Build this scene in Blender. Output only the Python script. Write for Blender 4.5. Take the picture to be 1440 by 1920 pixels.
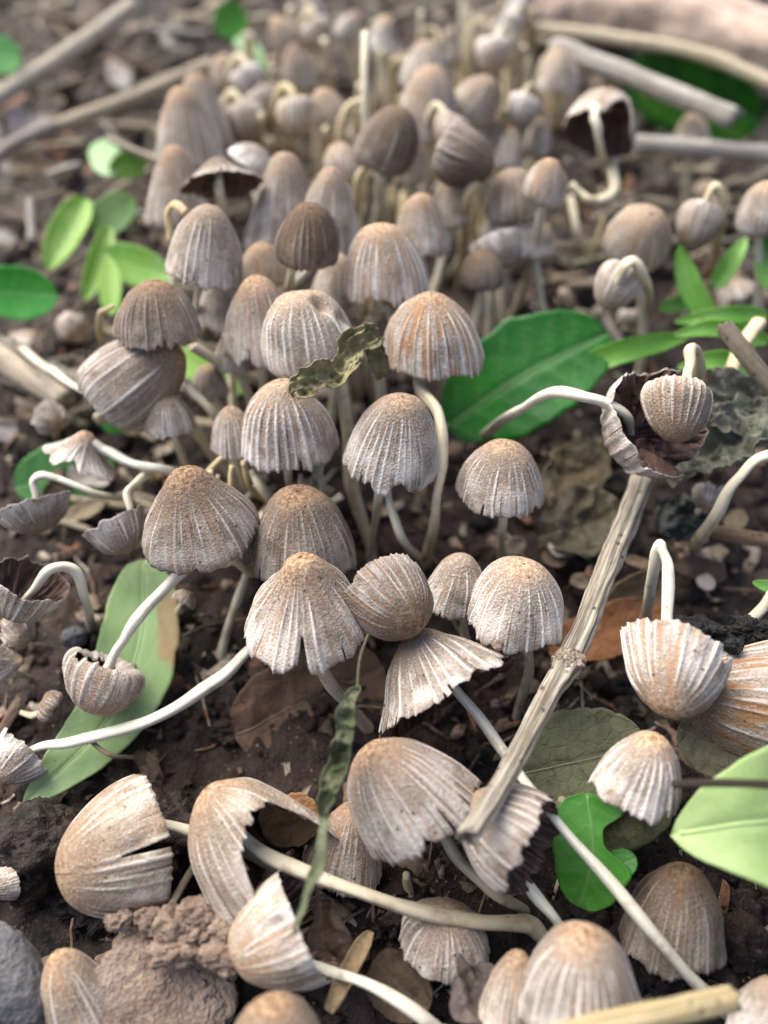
import bpy, math, random
import numpy as np
from mathutils import Vector

# ------------------------------------------------------------------ scene, camera, light
for o in list(bpy.data.objects):
    bpy.data.objects.remove(o, do_unlink=True)
scene = bpy.context.scene
COL = scene.collection
S = 0.01                                   # everything below is written in centimetres
PITCH = math.radians(32.0)
SLOPE = math.tan(math.radians(18.0))       # the bank rises away from the camera
FPX = 1738.0
CAM = np.array([0.0, 0.0, 11.25])
FWD = np.array([0.0, math.cos(PITCH), -math.sin(PITCH)])
RGT = np.array([1.0, 0.0, 0.0])
UPV = np.array([0.0, math.sin(PITCH), math.cos(PITCH)])

cam_data = bpy.data.cameras.new('camera')
cam = bpy.data.objects.new('camera', cam_data)
COL.objects.link(cam)
cam.location = Vector(CAM * S)
cam.rotation_euler = (math.pi / 2 - PITCH, 0, 0)
cam_data.sensor_fit = 'VERTICAL'
cam_data.sensor_height = 36.0
cam_data.lens = 36.0 * FPX / 1920.0
cam_data.clip_start = 0.002
cam_data.clip_end = 500.0
cam_data.dof.use_dof = True
cam_data.dof.focus_distance = 10.1 * S
cam_data.dof.aperture_fstop = 12.5
scene.camera = cam

SUN_EL, SUN_AZ = 62.0, -70.0               # azimuth measured from +Y (away from camera) towards +X
world = bpy.data.worlds.new('World')
scene.world = world
world.use_nodes = True
wn = world.node_tree
sky = wn.nodes.new('ShaderNodeTexSky')
sky.sky_type = 'NISHITA'
sky.sun_disc = False
sky.sun_elevation = math.radians(SUN_EL)
sky.sun_rotation = math.radians(SUN_AZ)
sky.air_density = 0.7
sky.dust_density = 4.0
sky.ozone_density = 0.7
bg = wn.nodes['Background']
wn.links.new(sky.outputs[0], bg.inputs[0])
bg.inputs[1].default_value = 0.072

sun_data = bpy.data.lights.new('sun', 'SUN')
sun_data.energy = 1.35
sun_data.angle = math.radians(70.0)
sun_data.color = (1.0, 0.965, 0.895)
sun = bpy.data.objects.new('sun', sun_data)
COL.objects.link(sun)
_e, _a = math.radians(SUN_EL), math.radians(SUN_AZ)
sdir = Vector((math.sin(_a) * math.cos(_e), math.cos(_a) * math.cos(_e), math.sin(_e)))
sun.rotation_euler = sdir.to_track_quat('Z', 'Y').to_euler()
sun.location = sdir * 2

vs = scene.view_settings
vs.view_transform = 'Standard'
vs.look = 'None'
vs.exposure = 2.05
vs.gamma = 1.0
vs.use_curve_mapping = False

scene.cycles.max_bounces = 4
scene.cycles.diffuse_bounces = 2
scene.cycles.glossy_bounces = 2
scene.cycles.transmission_bounces = 3

# ------------------------------------------------------------------ numeric helpers
def _hash(ix, iy, iz, seed):
    h = (ix.astype(np.uint32) * np.uint32(374761393) + iy.astype(np.uint32) * np.uint32(668265263)
         + iz.astype(np.uint32) * np.uint32(2246822519) + np.uint32(seed * 3266489917 % 4294967296))
    h = (h ^ (h >> np.uint32(13))) * np.uint32(1274126177)
    h = h ^ (h >> np.uint32(16))
    return h.astype(np.float64) / 4294967295.0 * 2.0 - 1.0

def vnoise(P, seed=0):
    P = np.asarray(P, float)
    f = np.floor(P)
    i = f.astype(np.int64)
    t = P - f
    t = t * t * t * (t * (t * 6 - 15) + 10)
    out = 0
    for dx in (0, 1):
        wx = t[..., 0] if dx else 1 - t[..., 0]
        for dy in (0, 1):
            wy = t[..., 1] if dy else 1 - t[..., 1]
            for dz in (0, 1):
                wz = t[..., 2] if dz else 1 - t[..., 2]
                out = out + wx * wy * wz * _hash(i[..., 0] + dx, i[..., 1] + dy, i[..., 2] + dz, seed)
    return out

def fbm(P, seed=0, octv=3):
    P = np.asarray(P, float)
    a, s, tot = 1.0, 0, 0
    for k in range(octv):
        s = s + a * vnoise(P * (2.03 ** k) + 17.3 * k, seed + k)
        tot += a
        a *= 0.5
    return s / tot

def smooth(a, b, x):
    t = np.clip((x - a) / (b - a), 0, 1)
    return t * t * (3 - 2 * t)

def nrm(v):
    v = np.asarray(v, float)
    return v / (np.linalg.norm(v, axis=-1, keepdims=True) + 1e-12)

def ground_base(y):
    y = np.asarray(y, float)
    mid = np.clip(y, -6, 36)
    hi = np.maximum(y - 36, 0)
    lo = np.maximum(-6 - y, 0)
    return SLOPE * (mid + 8 * (1 - np.exp(-hi / 8)) - 6 * (1 - np.exp(-lo / 6)))

def ground_z(x, y):
    x = np.asarray(x, float); y = np.asarray(y, float)
    P = np.stack([x, y, np.zeros_like(x)], -1)
    fade = np.exp(-np.maximum(np.hypot(x, y - 14) - 40, 0) / 60)
    a = fbm(P * 0.45, 3, 3) * 0.32
    b = (1 - np.abs(fbm(P * 1.5, 9, 3)) * 2) * 0.13
    c = fbm(P * 5.0, 21, 3) * 0.09
    return ground_base(y) + (a + b + c) * fade

def ray(px, py):
    return FWD + (px - 720) / FPX * RGT - (py - 960) / FPX * UPV

_gc = {}
def gdepth(px, py):
    k = (round(px), round(py))
    if k not in _gc:
        r = ray(px, py)
        d = np.arange(5, 60, 0.04)
        p = CAM + d[:, None] * r
        below = p[:, 2] < ground_z(p[:, 0], p[:, 1])
        _gc[k] = float(d[np.argmax(below)]) if below.any() else 60.0
    return _gc[k]

def P3(px, py, d=None, up=0.0):
    """point seen at photo pixel px, py; d is its distance along the view axis (None = on the ground)"""
    if d is None:
        d = gdepth(px, py)
    p = CAM + d * ray(px, py)
    p = p + np.array([0, 0, up])
    return p

_RA = [0, 7, 8.5, 10.7, 14, 16, 18, 30, 90]
_RB = [.8, 7.8, 8.9, 10.5, 12.2, 14.6, 17.8, 30, 90]
def standoff(d):
    return None if d is None else float(np.interp(d, _RA, _RB))

def basis(p):
    """right, up, towards-the-viewer directions at a point"""
    t = nrm(CAM - p)
    r = nrm(np.cross(np.array([0, 0, 1.0]), t))
    return r, np.cross(t, r), t

def catmull(pts, per=8):
    pts = [np.asarray(p, float) for p in pts]
    if len(pts) == 2:
        return np.array([pts[0] + (pts[1] - pts[0]) * t for t in np.linspace(0, 1, per + 1)])
    P = [2 * pts[0] - pts[1]] + pts + [2 * pts[-1] - pts[-2]]
    out = []
    for i in range(1, len(P) - 2):
        p0, p1, p2, p3 = P[i - 1], P[i], P[i + 1], P[i + 2]
        # centripetal
        t0 = 0; t1 = t0 + np.linalg.norm(p1 - p0) ** .5 + 1e-6
        t2 = t1 + np.linalg.norm(p2 - p1) ** .5 + 1e-6; t3 = t2 + np.linalg.norm(p3 - p2) ** .5 + 1e-6
        for t in np.linspace(t1, t2, per, endpoint=False):
            a1 = (t1 - t) / (t1 - t0) * p0 + (t - t0) / (t1 - t0) * p1
            a2 = (t2 - t) / (t2 - t1) * p1 + (t - t1) / (t2 - t1) * p2
            a3 = (t3 - t) / (t3 - t2) * p2 + (t - t2) / (t3 - t2) * p3
            b1 = (t2 - t) / (t2 - t0) * a1 + (t - t0) / (t2 - t0) * a2
            b2 = (t3 - t) / (t3 - t1) * a2 + (t - t1) / (t3 - t1) * a3
            out.append((t2 - t) / (t2 - t1) * b1 + (t - t1) / (t2 - t1) * b2)
    out.append(pts[-1])
    return np.array(out)

# ------------------------------------------------------------------ mesh helpers
def build_mesh(name, verts, faces, mats, mat_idx=None, attrs=None, smooth_shade=True):
    """faces: list of integer arrays, each N x k"""
    me = bpy.data.meshes.new(name)
    verts = np.ascontiguousarray(verts, dtype=np.float32)
    me.vertices.add(len(verts))
    me.vertices.foreach_set('co', verts.ravel())
    faces = [np.asarray(f, dtype=np.int32) for f in faces if len(f)]
    loops = np.concatenate([f.ravel() for f in faces])
    sizes = np.concatenate([np.full(len(f), f.shape[1], np.int32) for f in faces])
    starts = np.concatenate([[0], np.cumsum(sizes)[:-1]]).astype(np.int32)
    me.loops.add(len(loops))
    me.loops.foreach_set('vertex_index', loops)
    me.polygons.add(len(sizes))
    me.polygons.foreach_set('loop_start', starts)
    for m in mats:
        me.materials.append(m)
    if mat_idx is not None:
        me.polygons.foreach_set('material_index', np.concatenate(mat_idx).astype(np.int32))
    me.polygons.foreach_set('use_smooth', np.full(len(sizes), smooth_shade))
    for k, v in (attrs or {}).items():
        v = np.asarray(v, np.float32)
        if v.ndim == 2:
            at = me.attributes.new(k, 'FLOAT_VECTOR', 'POINT'); at.data.foreach_set('vector', v.ravel())
        else:
            at = me.attributes.new(k, 'FLOAT', 'POINT'); at.data.foreach_set('value', v)
    me.update(calc_edges=True)
    return me

def part(name, verts_cm, faces, mats, parent=None, origin=None, **kw):
    """verts in world cm; origin = world cm position of the thing"""
    o = np.asarray(origin, float)
    if not isinstance(mats, (list, tuple)):
        mats = [mats]
    me = build_mesh(name, (np.asarray(verts_cm, float) - o) * S, faces, mats, **kw)
    ob = bpy.data.objects.new(name, me)
    COL.objects.link(ob)
    if parent is not None:
        ob.parent = parent
    else:
        ob.location = Vector(o * S)
    return ob

def thing(name, label, cat, origin, group=None):
    e = bpy.data.objects.new(name, None)
    e.empty_display_size = 0.004
    COL.objects.link(e)
    e.location = Vector(np.asarray(origin, float) * S)
    tag(e, label, cat, group)
    return e

def tag(o, label=None, cat=None, group=None, kind=None):
    if label: o['label'] = label
    if cat: o['category'] = cat
    if group: o['group'] = group
    if kind: o['kind'] = kind
    return o

def grid_faces(nv, nu, wrap):
    i = np.arange(nv - 1)[:, None]
    j = np.arange(nu if wrap else nu - 1)[None, :]
    j2 = (j + 1) % nu
    a = i * nu + j; b = i * nu + j2; c = (i + 1) * nu + j2; d = (i + 1) * nu + j
    return np.stack([a + 0 * d, b + 0 * d, c, d], -1)          # (nv-1, nuf, 4)

def frames(pts):
    t = nrm(np.gradient(pts, axis=0))
    n = np.zeros_like(t)
    ref = np.array([0.13, -0.9, 0.4])
    v = ref - ref.dot(t[0]) * t[0]
    n[0] = nrm(v)
    for i in range(1, len(t)):
        v = n[i - 1] - n[i - 1].dot(t[i]) * t[i]
        n[i] = nrm(v)
    return t, n, np.cross(t, n)

def tube(pts, rad, ns=12, rough=0.0, seed=0, freq=2.0, ridges=0, ridge_amp=0.0, flat=1.0):
    """closed tube; returns verts, faces, attrs"""
    pts = np.asarray(pts, float)
    rad = np.asarray(rad, float)
    t, n, b = frames(pts)
    L = np.concatenate([[0], np.cumsum(np.linalg.norm(np.diff(pts, axis=0), axis=1))])
    th = np.linspace(0, 2 * math.pi, ns, endpoint=False)
    c, s = np.cos(th)[None, :, None], np.sin(th)[None, :, None]
    R = rad[:, None] * np.ones((1, ns))
    if rough or ridges:
        Pn = np.stack([np.cos(th)[None, :] * 1.3 + 0 * R, np.sin(th)[None, :] * 1.3 + 0 * R, L[:, None] * freq + 0 * R], -1)
        R = R * (1 + rough * fbm(Pn, seed, 3))
        if ridges:
            R = R * (1 + ridge_amp * np.cos(th * ridges + 1.0 * vnoise(Pn * .5, seed + 5)))
    V = pts[:, None, :] + R[..., None] * (n[:, None, :] * c + b[:, None, :] * s * flat)
    m = len(pts)
    F = grid_faces(m, ns, True).reshape(-1, 4)
    V = V.reshape(-1, 3)
    V = np.vstack([V, pts[0], pts[-1]])
    k = m * ns
    j = np.arange(ns); j2 = (j + 1) % ns
    cap0 = np.stack([np.full(ns, k), j2, j], -1)
    cap1 = np.stack([np.full(ns, k + 1), (m - 1) * ns + j, (m - 1) * ns + j2], -1)
    al = np.repeat(L, ns); al = np.concatenate([al, [L[0], L[-1]]])
    rv = np.stack([np.tile(np.cos(th), m), np.tile(np.sin(th), m), al[:-2]], -1)
    rv = np.vstack([rv, [0, 0, L[0]], [0, 0, L[-1]]])
    fr = np.concatenate([np.repeat(L / L[-1], ns), [0, 1]])
    return V, [F, np.vstack([cap0, cap1])], {'rad': rv, 'vv': fr}

# ------------------------------------------------------------------ node helpers
class NT:
    def __init__(self, name):
        self.m = bpy.data.materials.new(name)
        self.m.use_nodes = True
        self.t = self.m.node_tree
        self.bsdf = self.t.nodes['Principled BSDF']
        self.out = self.t.nodes['Material Output']
    def link(self, a, b): self.t.links.new(a, b)
    def put(self, sock, v):
        if isinstance(v, bpy.types.NodeSocket): self.link(v, sock)
        elif isinstance(v, (tuple, list)) and len(v) == 3 and sock.type == 'RGBA': sock.default_value = (*v, 1)
        else: sock.default_value = v
    def node(self, typ, **kw):
        n = self.t.nodes.new(typ)
        for k, v in kw.items(): setattr(n, k, v)
        return n
    def math(self, op, a, b=0.0, c=None, clamp=False):
        n = self.node('ShaderNodeMath', operation=op, use_clamp=clamp)
        self.put(n.inputs[0], a); self.put(n.inputs[1], b)
        if c is not None: self.put(n.inputs[2], c)
        return n.outputs[0]
    def mix(self, f, a, b, blend='MIX'):
        n = self.node('ShaderNodeMix', data_type='RGBA', blend_type=blend)
        self.put(n.inputs[0], f); self.put(n.inputs[6], a); self.put(n.inputs[7], b)
        return n.outputs[2]
    def step(self, x, a, b, lo=0.0, hi=1.0):
        n = self.node('ShaderNodeMapRange', interpolation_type='SMOOTHSTEP')
        self.put(n.inputs[0], x)
        for i, v in ((1, a), (2, b), (3, lo), (4, hi)): self.put(n.inputs[i], v)
        return n.outputs[0]
    def attr(self, name, obj=False):
        n = self.node('ShaderNodeAttribute', attribute_name=name)
        if obj: n.attribute_type = 'OBJECT'
        return n
    def vscale(self, v, s):
        n = self.node('ShaderNodeVectorMath', operation='MULTIPLY')
        self.put(n.inputs[0], v); self.put(n.inputs[1], s if isinstance(s, (tuple, list)) else (s, s, s))
        return n.outputs[0]
    def vadd(self, v, w):
        n = self.node('ShaderNodeVectorMath', operation='ADD')
        self.put(n.inputs[0], v); self.put(n.inputs[1], w)
        return n.outputs[0]
    def objco(self):
        """object coordinates in centimetres, shifted per object"""
        tc = self.node('ShaderNodeTexCoord')
        oi = self.node('ShaderNodeObjectInfo')
        v = self.vscale(tc.outputs['Object'], 100.0)
        k = self.math('MULTIPLY', oi.outputs['Random'], 40.0)
        return self.vadd(v, k), oi.outputs['Random']
    def noise(self, v, scale, detail=3.0, rough=0.55):
        n = self.node('ShaderNodeTexNoise')
        self.put(n.inputs['Vector'], v); n.inputs['Scale'].default_value = scale
        n.inputs['Detail'].default_value = detail; n.inputs['Roughness'].default_value = rough
        return n.outputs[0]
    def voro(self, v, scale, feature='F1'):
        n = self.node('ShaderNodeTexVoronoi', feature=feature)
        self.put(n.inputs['Vector'], v); n.inputs['Scale'].default_value = scale
        return n.outputs['Distance']
    def bump(self, h, dist_cm, strength=1.0, prev=None):
        n = self.node('ShaderNodeBump')
        n.inputs['Strength'].default_value = strength
        n.inputs['Distance'].default_value = dist_cm * S
        self.put(n.inputs['Height'], h)
        if prev is not None: self.link(prev, n.inputs['Normal'])
        return n.outputs[0]

def setsss(nt, w, radius, scale_cm):
    b = nt.bsdf
    b.inputs['Subsurface Weight'].default_value = w
    b.inputs['Subsurface Radius'].default_value = radius
    b.inputs['Subsurface Scale'].default_value = scale_cm * S

def cap_material():
    t = NT('cap_skin')
    vv = t.attr('vv').outputs['Fac']
    ridge = t.attr('ridge').outputs['Fac']
    rad = t.attr('rad').outputs['Vector']
    co, rnd = t.objco()
    warm = t.math('MULTIPLY', t.attr('warm', True).outputs['Fac'], .75)
    dark = t.attr('dark', True).outputs['Fac']
    rust = t.attr('rust', True).outputs['Fac']
    apex = t.attr('apex', True).outputs['Fac']
    streak = t.noise(t.vadd(t.vscale(rad, (7, 7, 1.6)), t.math('MULTIPLY', rnd, 30)), 1.0, 2, .6)
    blot = t.noise(co, 3.2, 2, .6)
    grain = t.noise(co, 42, 1, .7)
    grain2 = t.noise(co, 22, 1, .6)
    groove = t.mix(warm, (.200, .165, .130), (.245, .172, .105))
    rcol = t.mix(warm, (.67, .65, .615), (.58, .51, .40))
    # pale ridges, broken up by streaks
    fine = t.noise(t.vadd(t.vscale(rad, (19, 19, 1.4)), t.math('MULTIPLY', rnd, 17)), 1.0, 1, .6)
    rf = t.math('MULTIPLY', t.step(ridge, .08, .72), t.step(streak, .3, .62, .3, 1.0))
    rf = t.math('ADD', rf, t.math('MULTIPLY', t.math('SUBTRACT', fine, .5), .9), clamp=True)
    # general pale bloom towards the rim
    bloom = t.math('MULTIPLY', t.step(vv, .3, .95), t.step(blot, .36, .66, .10, .80))
    f = t.math('MAXIMUM', rf, bloom)
    f = t.math('ADD', f, t.math('MULTIPLY', t.math('SUBTRACT', grain, .5), t.step(vv, .1, .9, 1.5, .8)), clamp=True)
    col = t.mix(f, groove, rcol)
    # dark creases between the pleats, strongest near the rim
    cr = t.math('MULTIPLY', t.step(fine, .40, .27), t.step(vv, .2, .75))
    cr = t.math('MULTIPLY', cr, t.math('SUBTRACT', 1.0, t.step(ridge, .25, .6)))
    col = t.mix(t.math('MULTIPLY', cr, .8), col, (.07, .045, .032))
    # rusty streaks lying in the grooves
    rs = t.math('MULTIPLY', t.step(t.math('ADD', streak, t.math('MULTIPLY', blot, .5)), .70, .88),
                t.math('SUBTRACT', 1.0, t.math('MULTIPLY', ridge, .75)))
    rs = t.math('MULTIPLY', rs, rust, clamp=True)
    col = t.mix(rs, col, t.mix(grain2, (.20, .095, .038), (.36, .215, .11)))
    # tan, granular centre of the cap
    edge = t.math('ADD', vv, t.math('MULTIPLY', t.math('SUBTRACT', blot, .5), .45))
    af = t.math('MULTIPLY', t.step(edge, .46, .04), apex, clamp=True)
    col = t.mix(af, col, t.mix(t.step(grain2, .35, .65), (.21, .118, .06), (.47, .325, .195)))
    # white granules
    vg = t.voro(co, 17)
    gm = t.math('MULTIPLY', t.step(vg, .26, .12), t.step(grain2, .42, .62))
    col = t.mix(t.math('MULTIPLY', gm, .42), col, (.74, .69, .62))
    # specks of dirt
    vd = t.voro(co, 6.5)
    dm = t.math('MULTIPLY', t.step(vd, .15, .06), t.step(t.noise(co, 1.7, 2), .45, .55))
    col = t.mix(t.math('MULTIPLY', dm, .85), col, (.035, .022, .016))
    col = t.mix(1.0, col, t.mix(t.math('MULTIPLY_ADD', dark, .8, .2), (1.36, 1.36, 1.37), (.28, .235, .215)), 'MULTIPLY')
    t.put(t.bsdf.inputs['Base Color'], col)
    t.bsdf.inputs['Roughness'].default_value = .82
    t.bsdf.inputs['Specular IOR Level'].default_value = .25
    h = t.math('ADD', grain, t.math('ADD', t.math('MULTIPLY', grain2, .4), t.math('MULTIPLY', gm, .6)))
    h = t.math('ADD', h, t.math('MULTIPLY', streak, .3))
    t.link(t.bump(h, .02, .8), t.bsdf.inputs['Normal'])
    return t.m

def gill_material(name, c1, c2):
    t = NT(name)
    co, rnd = t.objco()
    n = t.noise(co, 9, 3)
    rad = t.attr('rad').outputs['Vector']
    st = t.noise(t.vscale(rad, (22, 22, 2.0)), 1.0, 3)
    col = t.mix(t.step(t.math('ADD', n, st), .7, 1.35), c1, c2)
    t.put(t.bsdf.inputs['Base Color'], col)
    t.bsdf.inputs['Roughness'].default_value = .7
    t.bsdf.inputs['Specular IOR Level'].default_value = .3
    t.link(t.bump(st, .03, .8), t.bsdf.inputs['Normal'])
    return t.m

def stem_material():
    t = NT('stem_flesh')
    vv = t.attr('vv').outputs['Fac']
    rad = t.attr('rad').outputs['Vector']
    warm = t.attr('warm', True).outputs['Fac']
    dark = t.attr('dark', True).outputs['Fac']
    co, rnd = t.objco()
    st = t.noise(t.vscale(rad, (5, 5, 1.1)), 1.0, 4, .6)
    bl = t.noise(co, 4.5, 3)
    gr = t.noise(co, 45, 2)
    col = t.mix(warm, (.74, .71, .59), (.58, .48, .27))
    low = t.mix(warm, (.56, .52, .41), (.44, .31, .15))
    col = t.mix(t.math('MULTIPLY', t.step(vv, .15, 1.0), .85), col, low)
    col = t.mix(t.math('MULTIPLY', t.step(st, .45, .75), .5), col, low)
    col = t.mix(t.math('MULTIPLY', t.step(t.math('ADD', bl, t.math('MULTIPLY', vv, .15)), .58, .78), .55), col, (.30, .20, .115))
    vd = t.voro(co, 7.5)
    dm = t.math('MULTIPLY', t.step(vd, .14, .07), t.step(t.noise(co, 1.3, 2), .5, .58))
    col = t.mix(t.math('MULTIPLY', dm, .8), col, (.05, .03, .02))
    col = t.mix(1.0, col, t.mix(dark, (1, 1, 1), (.4, .34, .28)), 'MULTIPLY')
    t.put(t.bsdf.inputs['Base Color'], col)
    t.bsdf.inputs['Roughness'].default_value = .55
    t.bsdf.inputs['Specular IOR Level'].default_value = .35
    h = t.math('ADD', st, t.math('MULTIPLY', gr, .45))
    t.link(t.bump(h, .016, .8), t.bsdf.inputs['Normal'])
    return t.m

def leaf_material(name, gloss=.45, trans=.3, dry=False):
    t = NT(name)
    lu = t.attr('lu').outputs['Fac']          # -1..1 across
    lv = t.attr('lv').outputs['Fac']          # 0..1 along
    vein = t.attr('vein').outputs['Fac']
    patch = t.attr('patch').outputs['Fac']
    tint = t.attr('tint', True).outputs['Color']
    tint2 = t.attr('tint2', True).outputs['Color']
    co, rnd = t.objco()
    n1 = t.noise(co, 1.3, 4)
    n2 = t.noise(co, 12, 4)
    n3 = t.noise(co, 50, 2)
    net = t.step(t.voro(co, 6.5, 'DISTANCE_TO_EDGE'), .09, .0)
    col = t.mix(t.step(n1, .4, .72), tint, tint2)
    col = t.mix(t.math('MULTIPLY', t.math('SUBTRACT', n2, .4), .6, clamp=True), col, t.mix(.5, tint2, (.1, .08, .05)) if dry else tint2)
    col = t.mix(t.math('MULTIPLY', vein, .2), col, t.mix(.6, tint, (.62, .68, .42) if not dry else (.35, .27, .17)))
    col = t.mix(t.math('MULTIPLY', net, .05 if not dry else .25), col, t.mix(.5, tint2, (.5, .55, .3) if not dry else (.06, .04, .03)))
    dust = t.math('MULTIPLY', t.step(t.noise(co, 26, 2), .60, .70), t.step(n1, .4, .6))
    col = t.mix(t.math('MULTIPLY', dust, .35), col, (.16, .12, .085))
    col = t.mix(patch, col, t.mix(n2, (.50, .38, .20), (.38, .27, .13)))
    if dry:
        col = t.mix(t.step(t.noise(co, 5, 4, .7), .55, .7), col, t.mix(.55, col, (.03, .02, .015)))
    else:
        sp = t.math('MULTIPLY', t.step(t.voro(co, 4), .13, .05), t.step(t.noise(co, 1.1, 2), .5, .6))
        col = t.mix(t.math('MULTIPLY', sp, .7), col, (.10, .07, .03))
    t.put(t.bsdf.inputs['Base Color'], col)
    t.bsdf.inputs['Roughness'].default_value = gloss
    t.bsdf.inputs['Specular IOR Level'].default_value = .4
    h = t.math('ADD', t.math('MULTIPLY', n2, .6 if not dry else 1.6), t.math('ADD', t.math('MULTIPLY', n3, .25), t.math('MULTIPLY', net, -.3 if dry else -.06)))
    t.link(t.bump(h, .02, .7), t.bsdf.inputs['Normal'])
    t.put(t.bsdf.inputs['Roughness'], t.step(n2, .3, .7, gloss - .1, gloss + .15))
    if trans:
        tr = t.node('ShaderNodeBsdfTranslucent')
        t.put(tr.inputs[0], col)
        ms = t.node('ShaderNodeMixShader')
        ms.inputs[0].default_value = trans
        t.link(t.bsdf.outputs[0], ms.inputs[1]); t.link(tr.outputs[0], ms.inputs[2])
        t.link(ms.outputs[0], t.out.inputs[0])
    return t.m

def wood_material():
    t = NT('dry_wood')
    rad = t.attr('rad').outputs['Vector']
    tint = t.attr('tint', True).outputs['Color']
    tint2 = t.attr('tint2', True).outputs['Color']
    co, rnd = t.objco()
    st = t.noise(t.vadd(t.vscale(rad, (7, 7, .8)), t.math('MULTIPLY', rnd, 20)), 1.0, 5, .65)
    fine = t.noise(t.vscale(rad, (22, 22, 2.5)), 1.0, 3, .6)
    bl = t.noise(co, 2.2, 4)
    col = t.mix(t.step(st, .40, .60), tint2, tint)
    col = t.mix(t.math('MULTIPLY', t.step(fine, .50, .62), .65), col, t.mix(.5, tint2, (.05, .035, .02)))
    vd = t.voro(co, 7)
    dm = t.math('MULTIPLY', t.step(vd, .28, .1), t.step(t.noise(co, 3.5, 3), .47, .58))
    col = t.mix(t.math('MULTIPLY', dm, .85), col, (.03, .025, .018))
    col = t.mix(t.math('MULTIPLY', t.step(bl, .5, .75), .5), col, tint2)
    t.put(t.bsdf.inputs['Base Color'], col)
    t.bsdf.inputs['Roughness'].default_value = .8
    t.bsdf.inputs['Specular IOR Level'].default_value = .25
    t.link(t.bump(t.math('ADD', st, t.math('MULTIPLY', fine, .5)), .035, .9), t.bsdf.inputs['Normal'])
    return t.m

def soil_material(name, c0, c1, c2, scale=1.0, dry=None):
    t = NT(name)
    tc = t.node('ShaderNodeTexCoord')
    co = t.vscale(tc.outputs['Object'], 100.0)
    n1 = t.noise(co, .7 * scale, 2)
    n2 = t.noise(co, 4.0 * scale, 3, .65)
    n3 = t.noise(co, 22 * scale, 2, .65)
    col = t.mix(t.step(n2, .36, .66), c0, c1)
    col = t.mix(t.math('MULTIPLY', t.step(n1, .42, .68), .65), col, c2)
    col = t.mix(t.math('MULTIPLY', t.step(n3, .56, .72), .5), col, t.mix(.4, c2, (.22, .15, .10)))
    if dry:                                   # drier soil further up, paled also to paint in the brighter light there
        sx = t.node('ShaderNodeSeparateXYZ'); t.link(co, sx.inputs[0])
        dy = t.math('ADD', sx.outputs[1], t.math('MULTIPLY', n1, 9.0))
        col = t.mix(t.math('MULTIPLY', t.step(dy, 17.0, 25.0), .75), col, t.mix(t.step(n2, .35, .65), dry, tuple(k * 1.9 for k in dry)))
    vd = t.voro(co, 8 * scale)
    dm = t.math('MULTIPLY', t.step(vd, .16, .08), t.step(n1, .5, .56))
    col = t.mix(t.math('MULTIPLY', dm, .7), col, (.30, .23, .16))
    t.put(t.bsdf.inputs['Base Color'], col)
    t.bsdf.inputs['Roughness'].default_value = .78
    t.bsdf.inputs['Specular IOR Level'].default_value = .3
    h = t.math('ADD', t.math('MULTIPLY', n2, 1.0), t.math('MULTIPLY', n3, .5))
    t.link(t.bump(h, .09, .9), t.bsdf.inputs['Normal'])
    return t.m

def litter_material():
    t = NT('litter')
    tc = t.node('ShaderNodeTexCoord')
    co = t.vscale(tc.outputs['Object'], 100.0)
    n = t.node('ShaderNodeTexVoronoi'); t.put(n.inputs['Vector'], co); n.inputs['Scale'].default_value = 2.6
    sx = t.node('ShaderNodeSeparateColor'); t.link(n.outputs['Color'], sx.inputs[0])
    col = t.mix(sx.outputs[0], (.05, .032, .022), (.22, .155, .10))
    col = t.mix(t.step(sx.outputs[1], .72, .8), col, (.36, .31, .24))
    col = t.mix(t.step(sx.outputs[2], .8, .86), col, (.20, .095, .05))
    col = t.mix(t.math('MULTIPLY', t.step(t.noise(co, 14, 2), .5, .7), .6), col, (.045, .03, .022))
    t.put(t.bsdf.inputs['Base Color'], col)
    t.bsdf.inputs['Roughness'].default_value = .8
    t.link(t.bump(t.noise(co, 16, 2), .04, .8), t.bsdf.inputs['Normal'])
    return t.m

M_CAP = cap_material()
M_LITTER = litter_material()
M_INNER = gill_material('cap_inside', (.05, .028, .022), (.13, .085, .07))
M_GILL = gill_material('gill_flesh', (.07, .035, .028), (.22, .14, .115))
M_STEM = stem_material()
M_LEAF = leaf_material('fresh_leaf', .38, .28)
M_PALE = leaf_material('pale_leaf', .55, .22)
M_DRY = leaf_material('dry_leaf', .75, .10, True)
M_WOOD = wood_material()
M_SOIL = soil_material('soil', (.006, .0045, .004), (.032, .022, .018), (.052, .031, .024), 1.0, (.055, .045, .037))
M_CLOD = soil_material('clod_earth', (.15, .105, .077), (.29, .21, .155), (.42, .325, .265), 1.2)
M_CHAR = soil_material('black_crumb', (.006, .007, .007), (.022, .023, .022), (.03, .026, .022), 1.5)
M_STONE = soil_material('grey_stone', (.075, .075, .08), (.13, .13, .135), (.19, .17, .155), .8)

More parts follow.
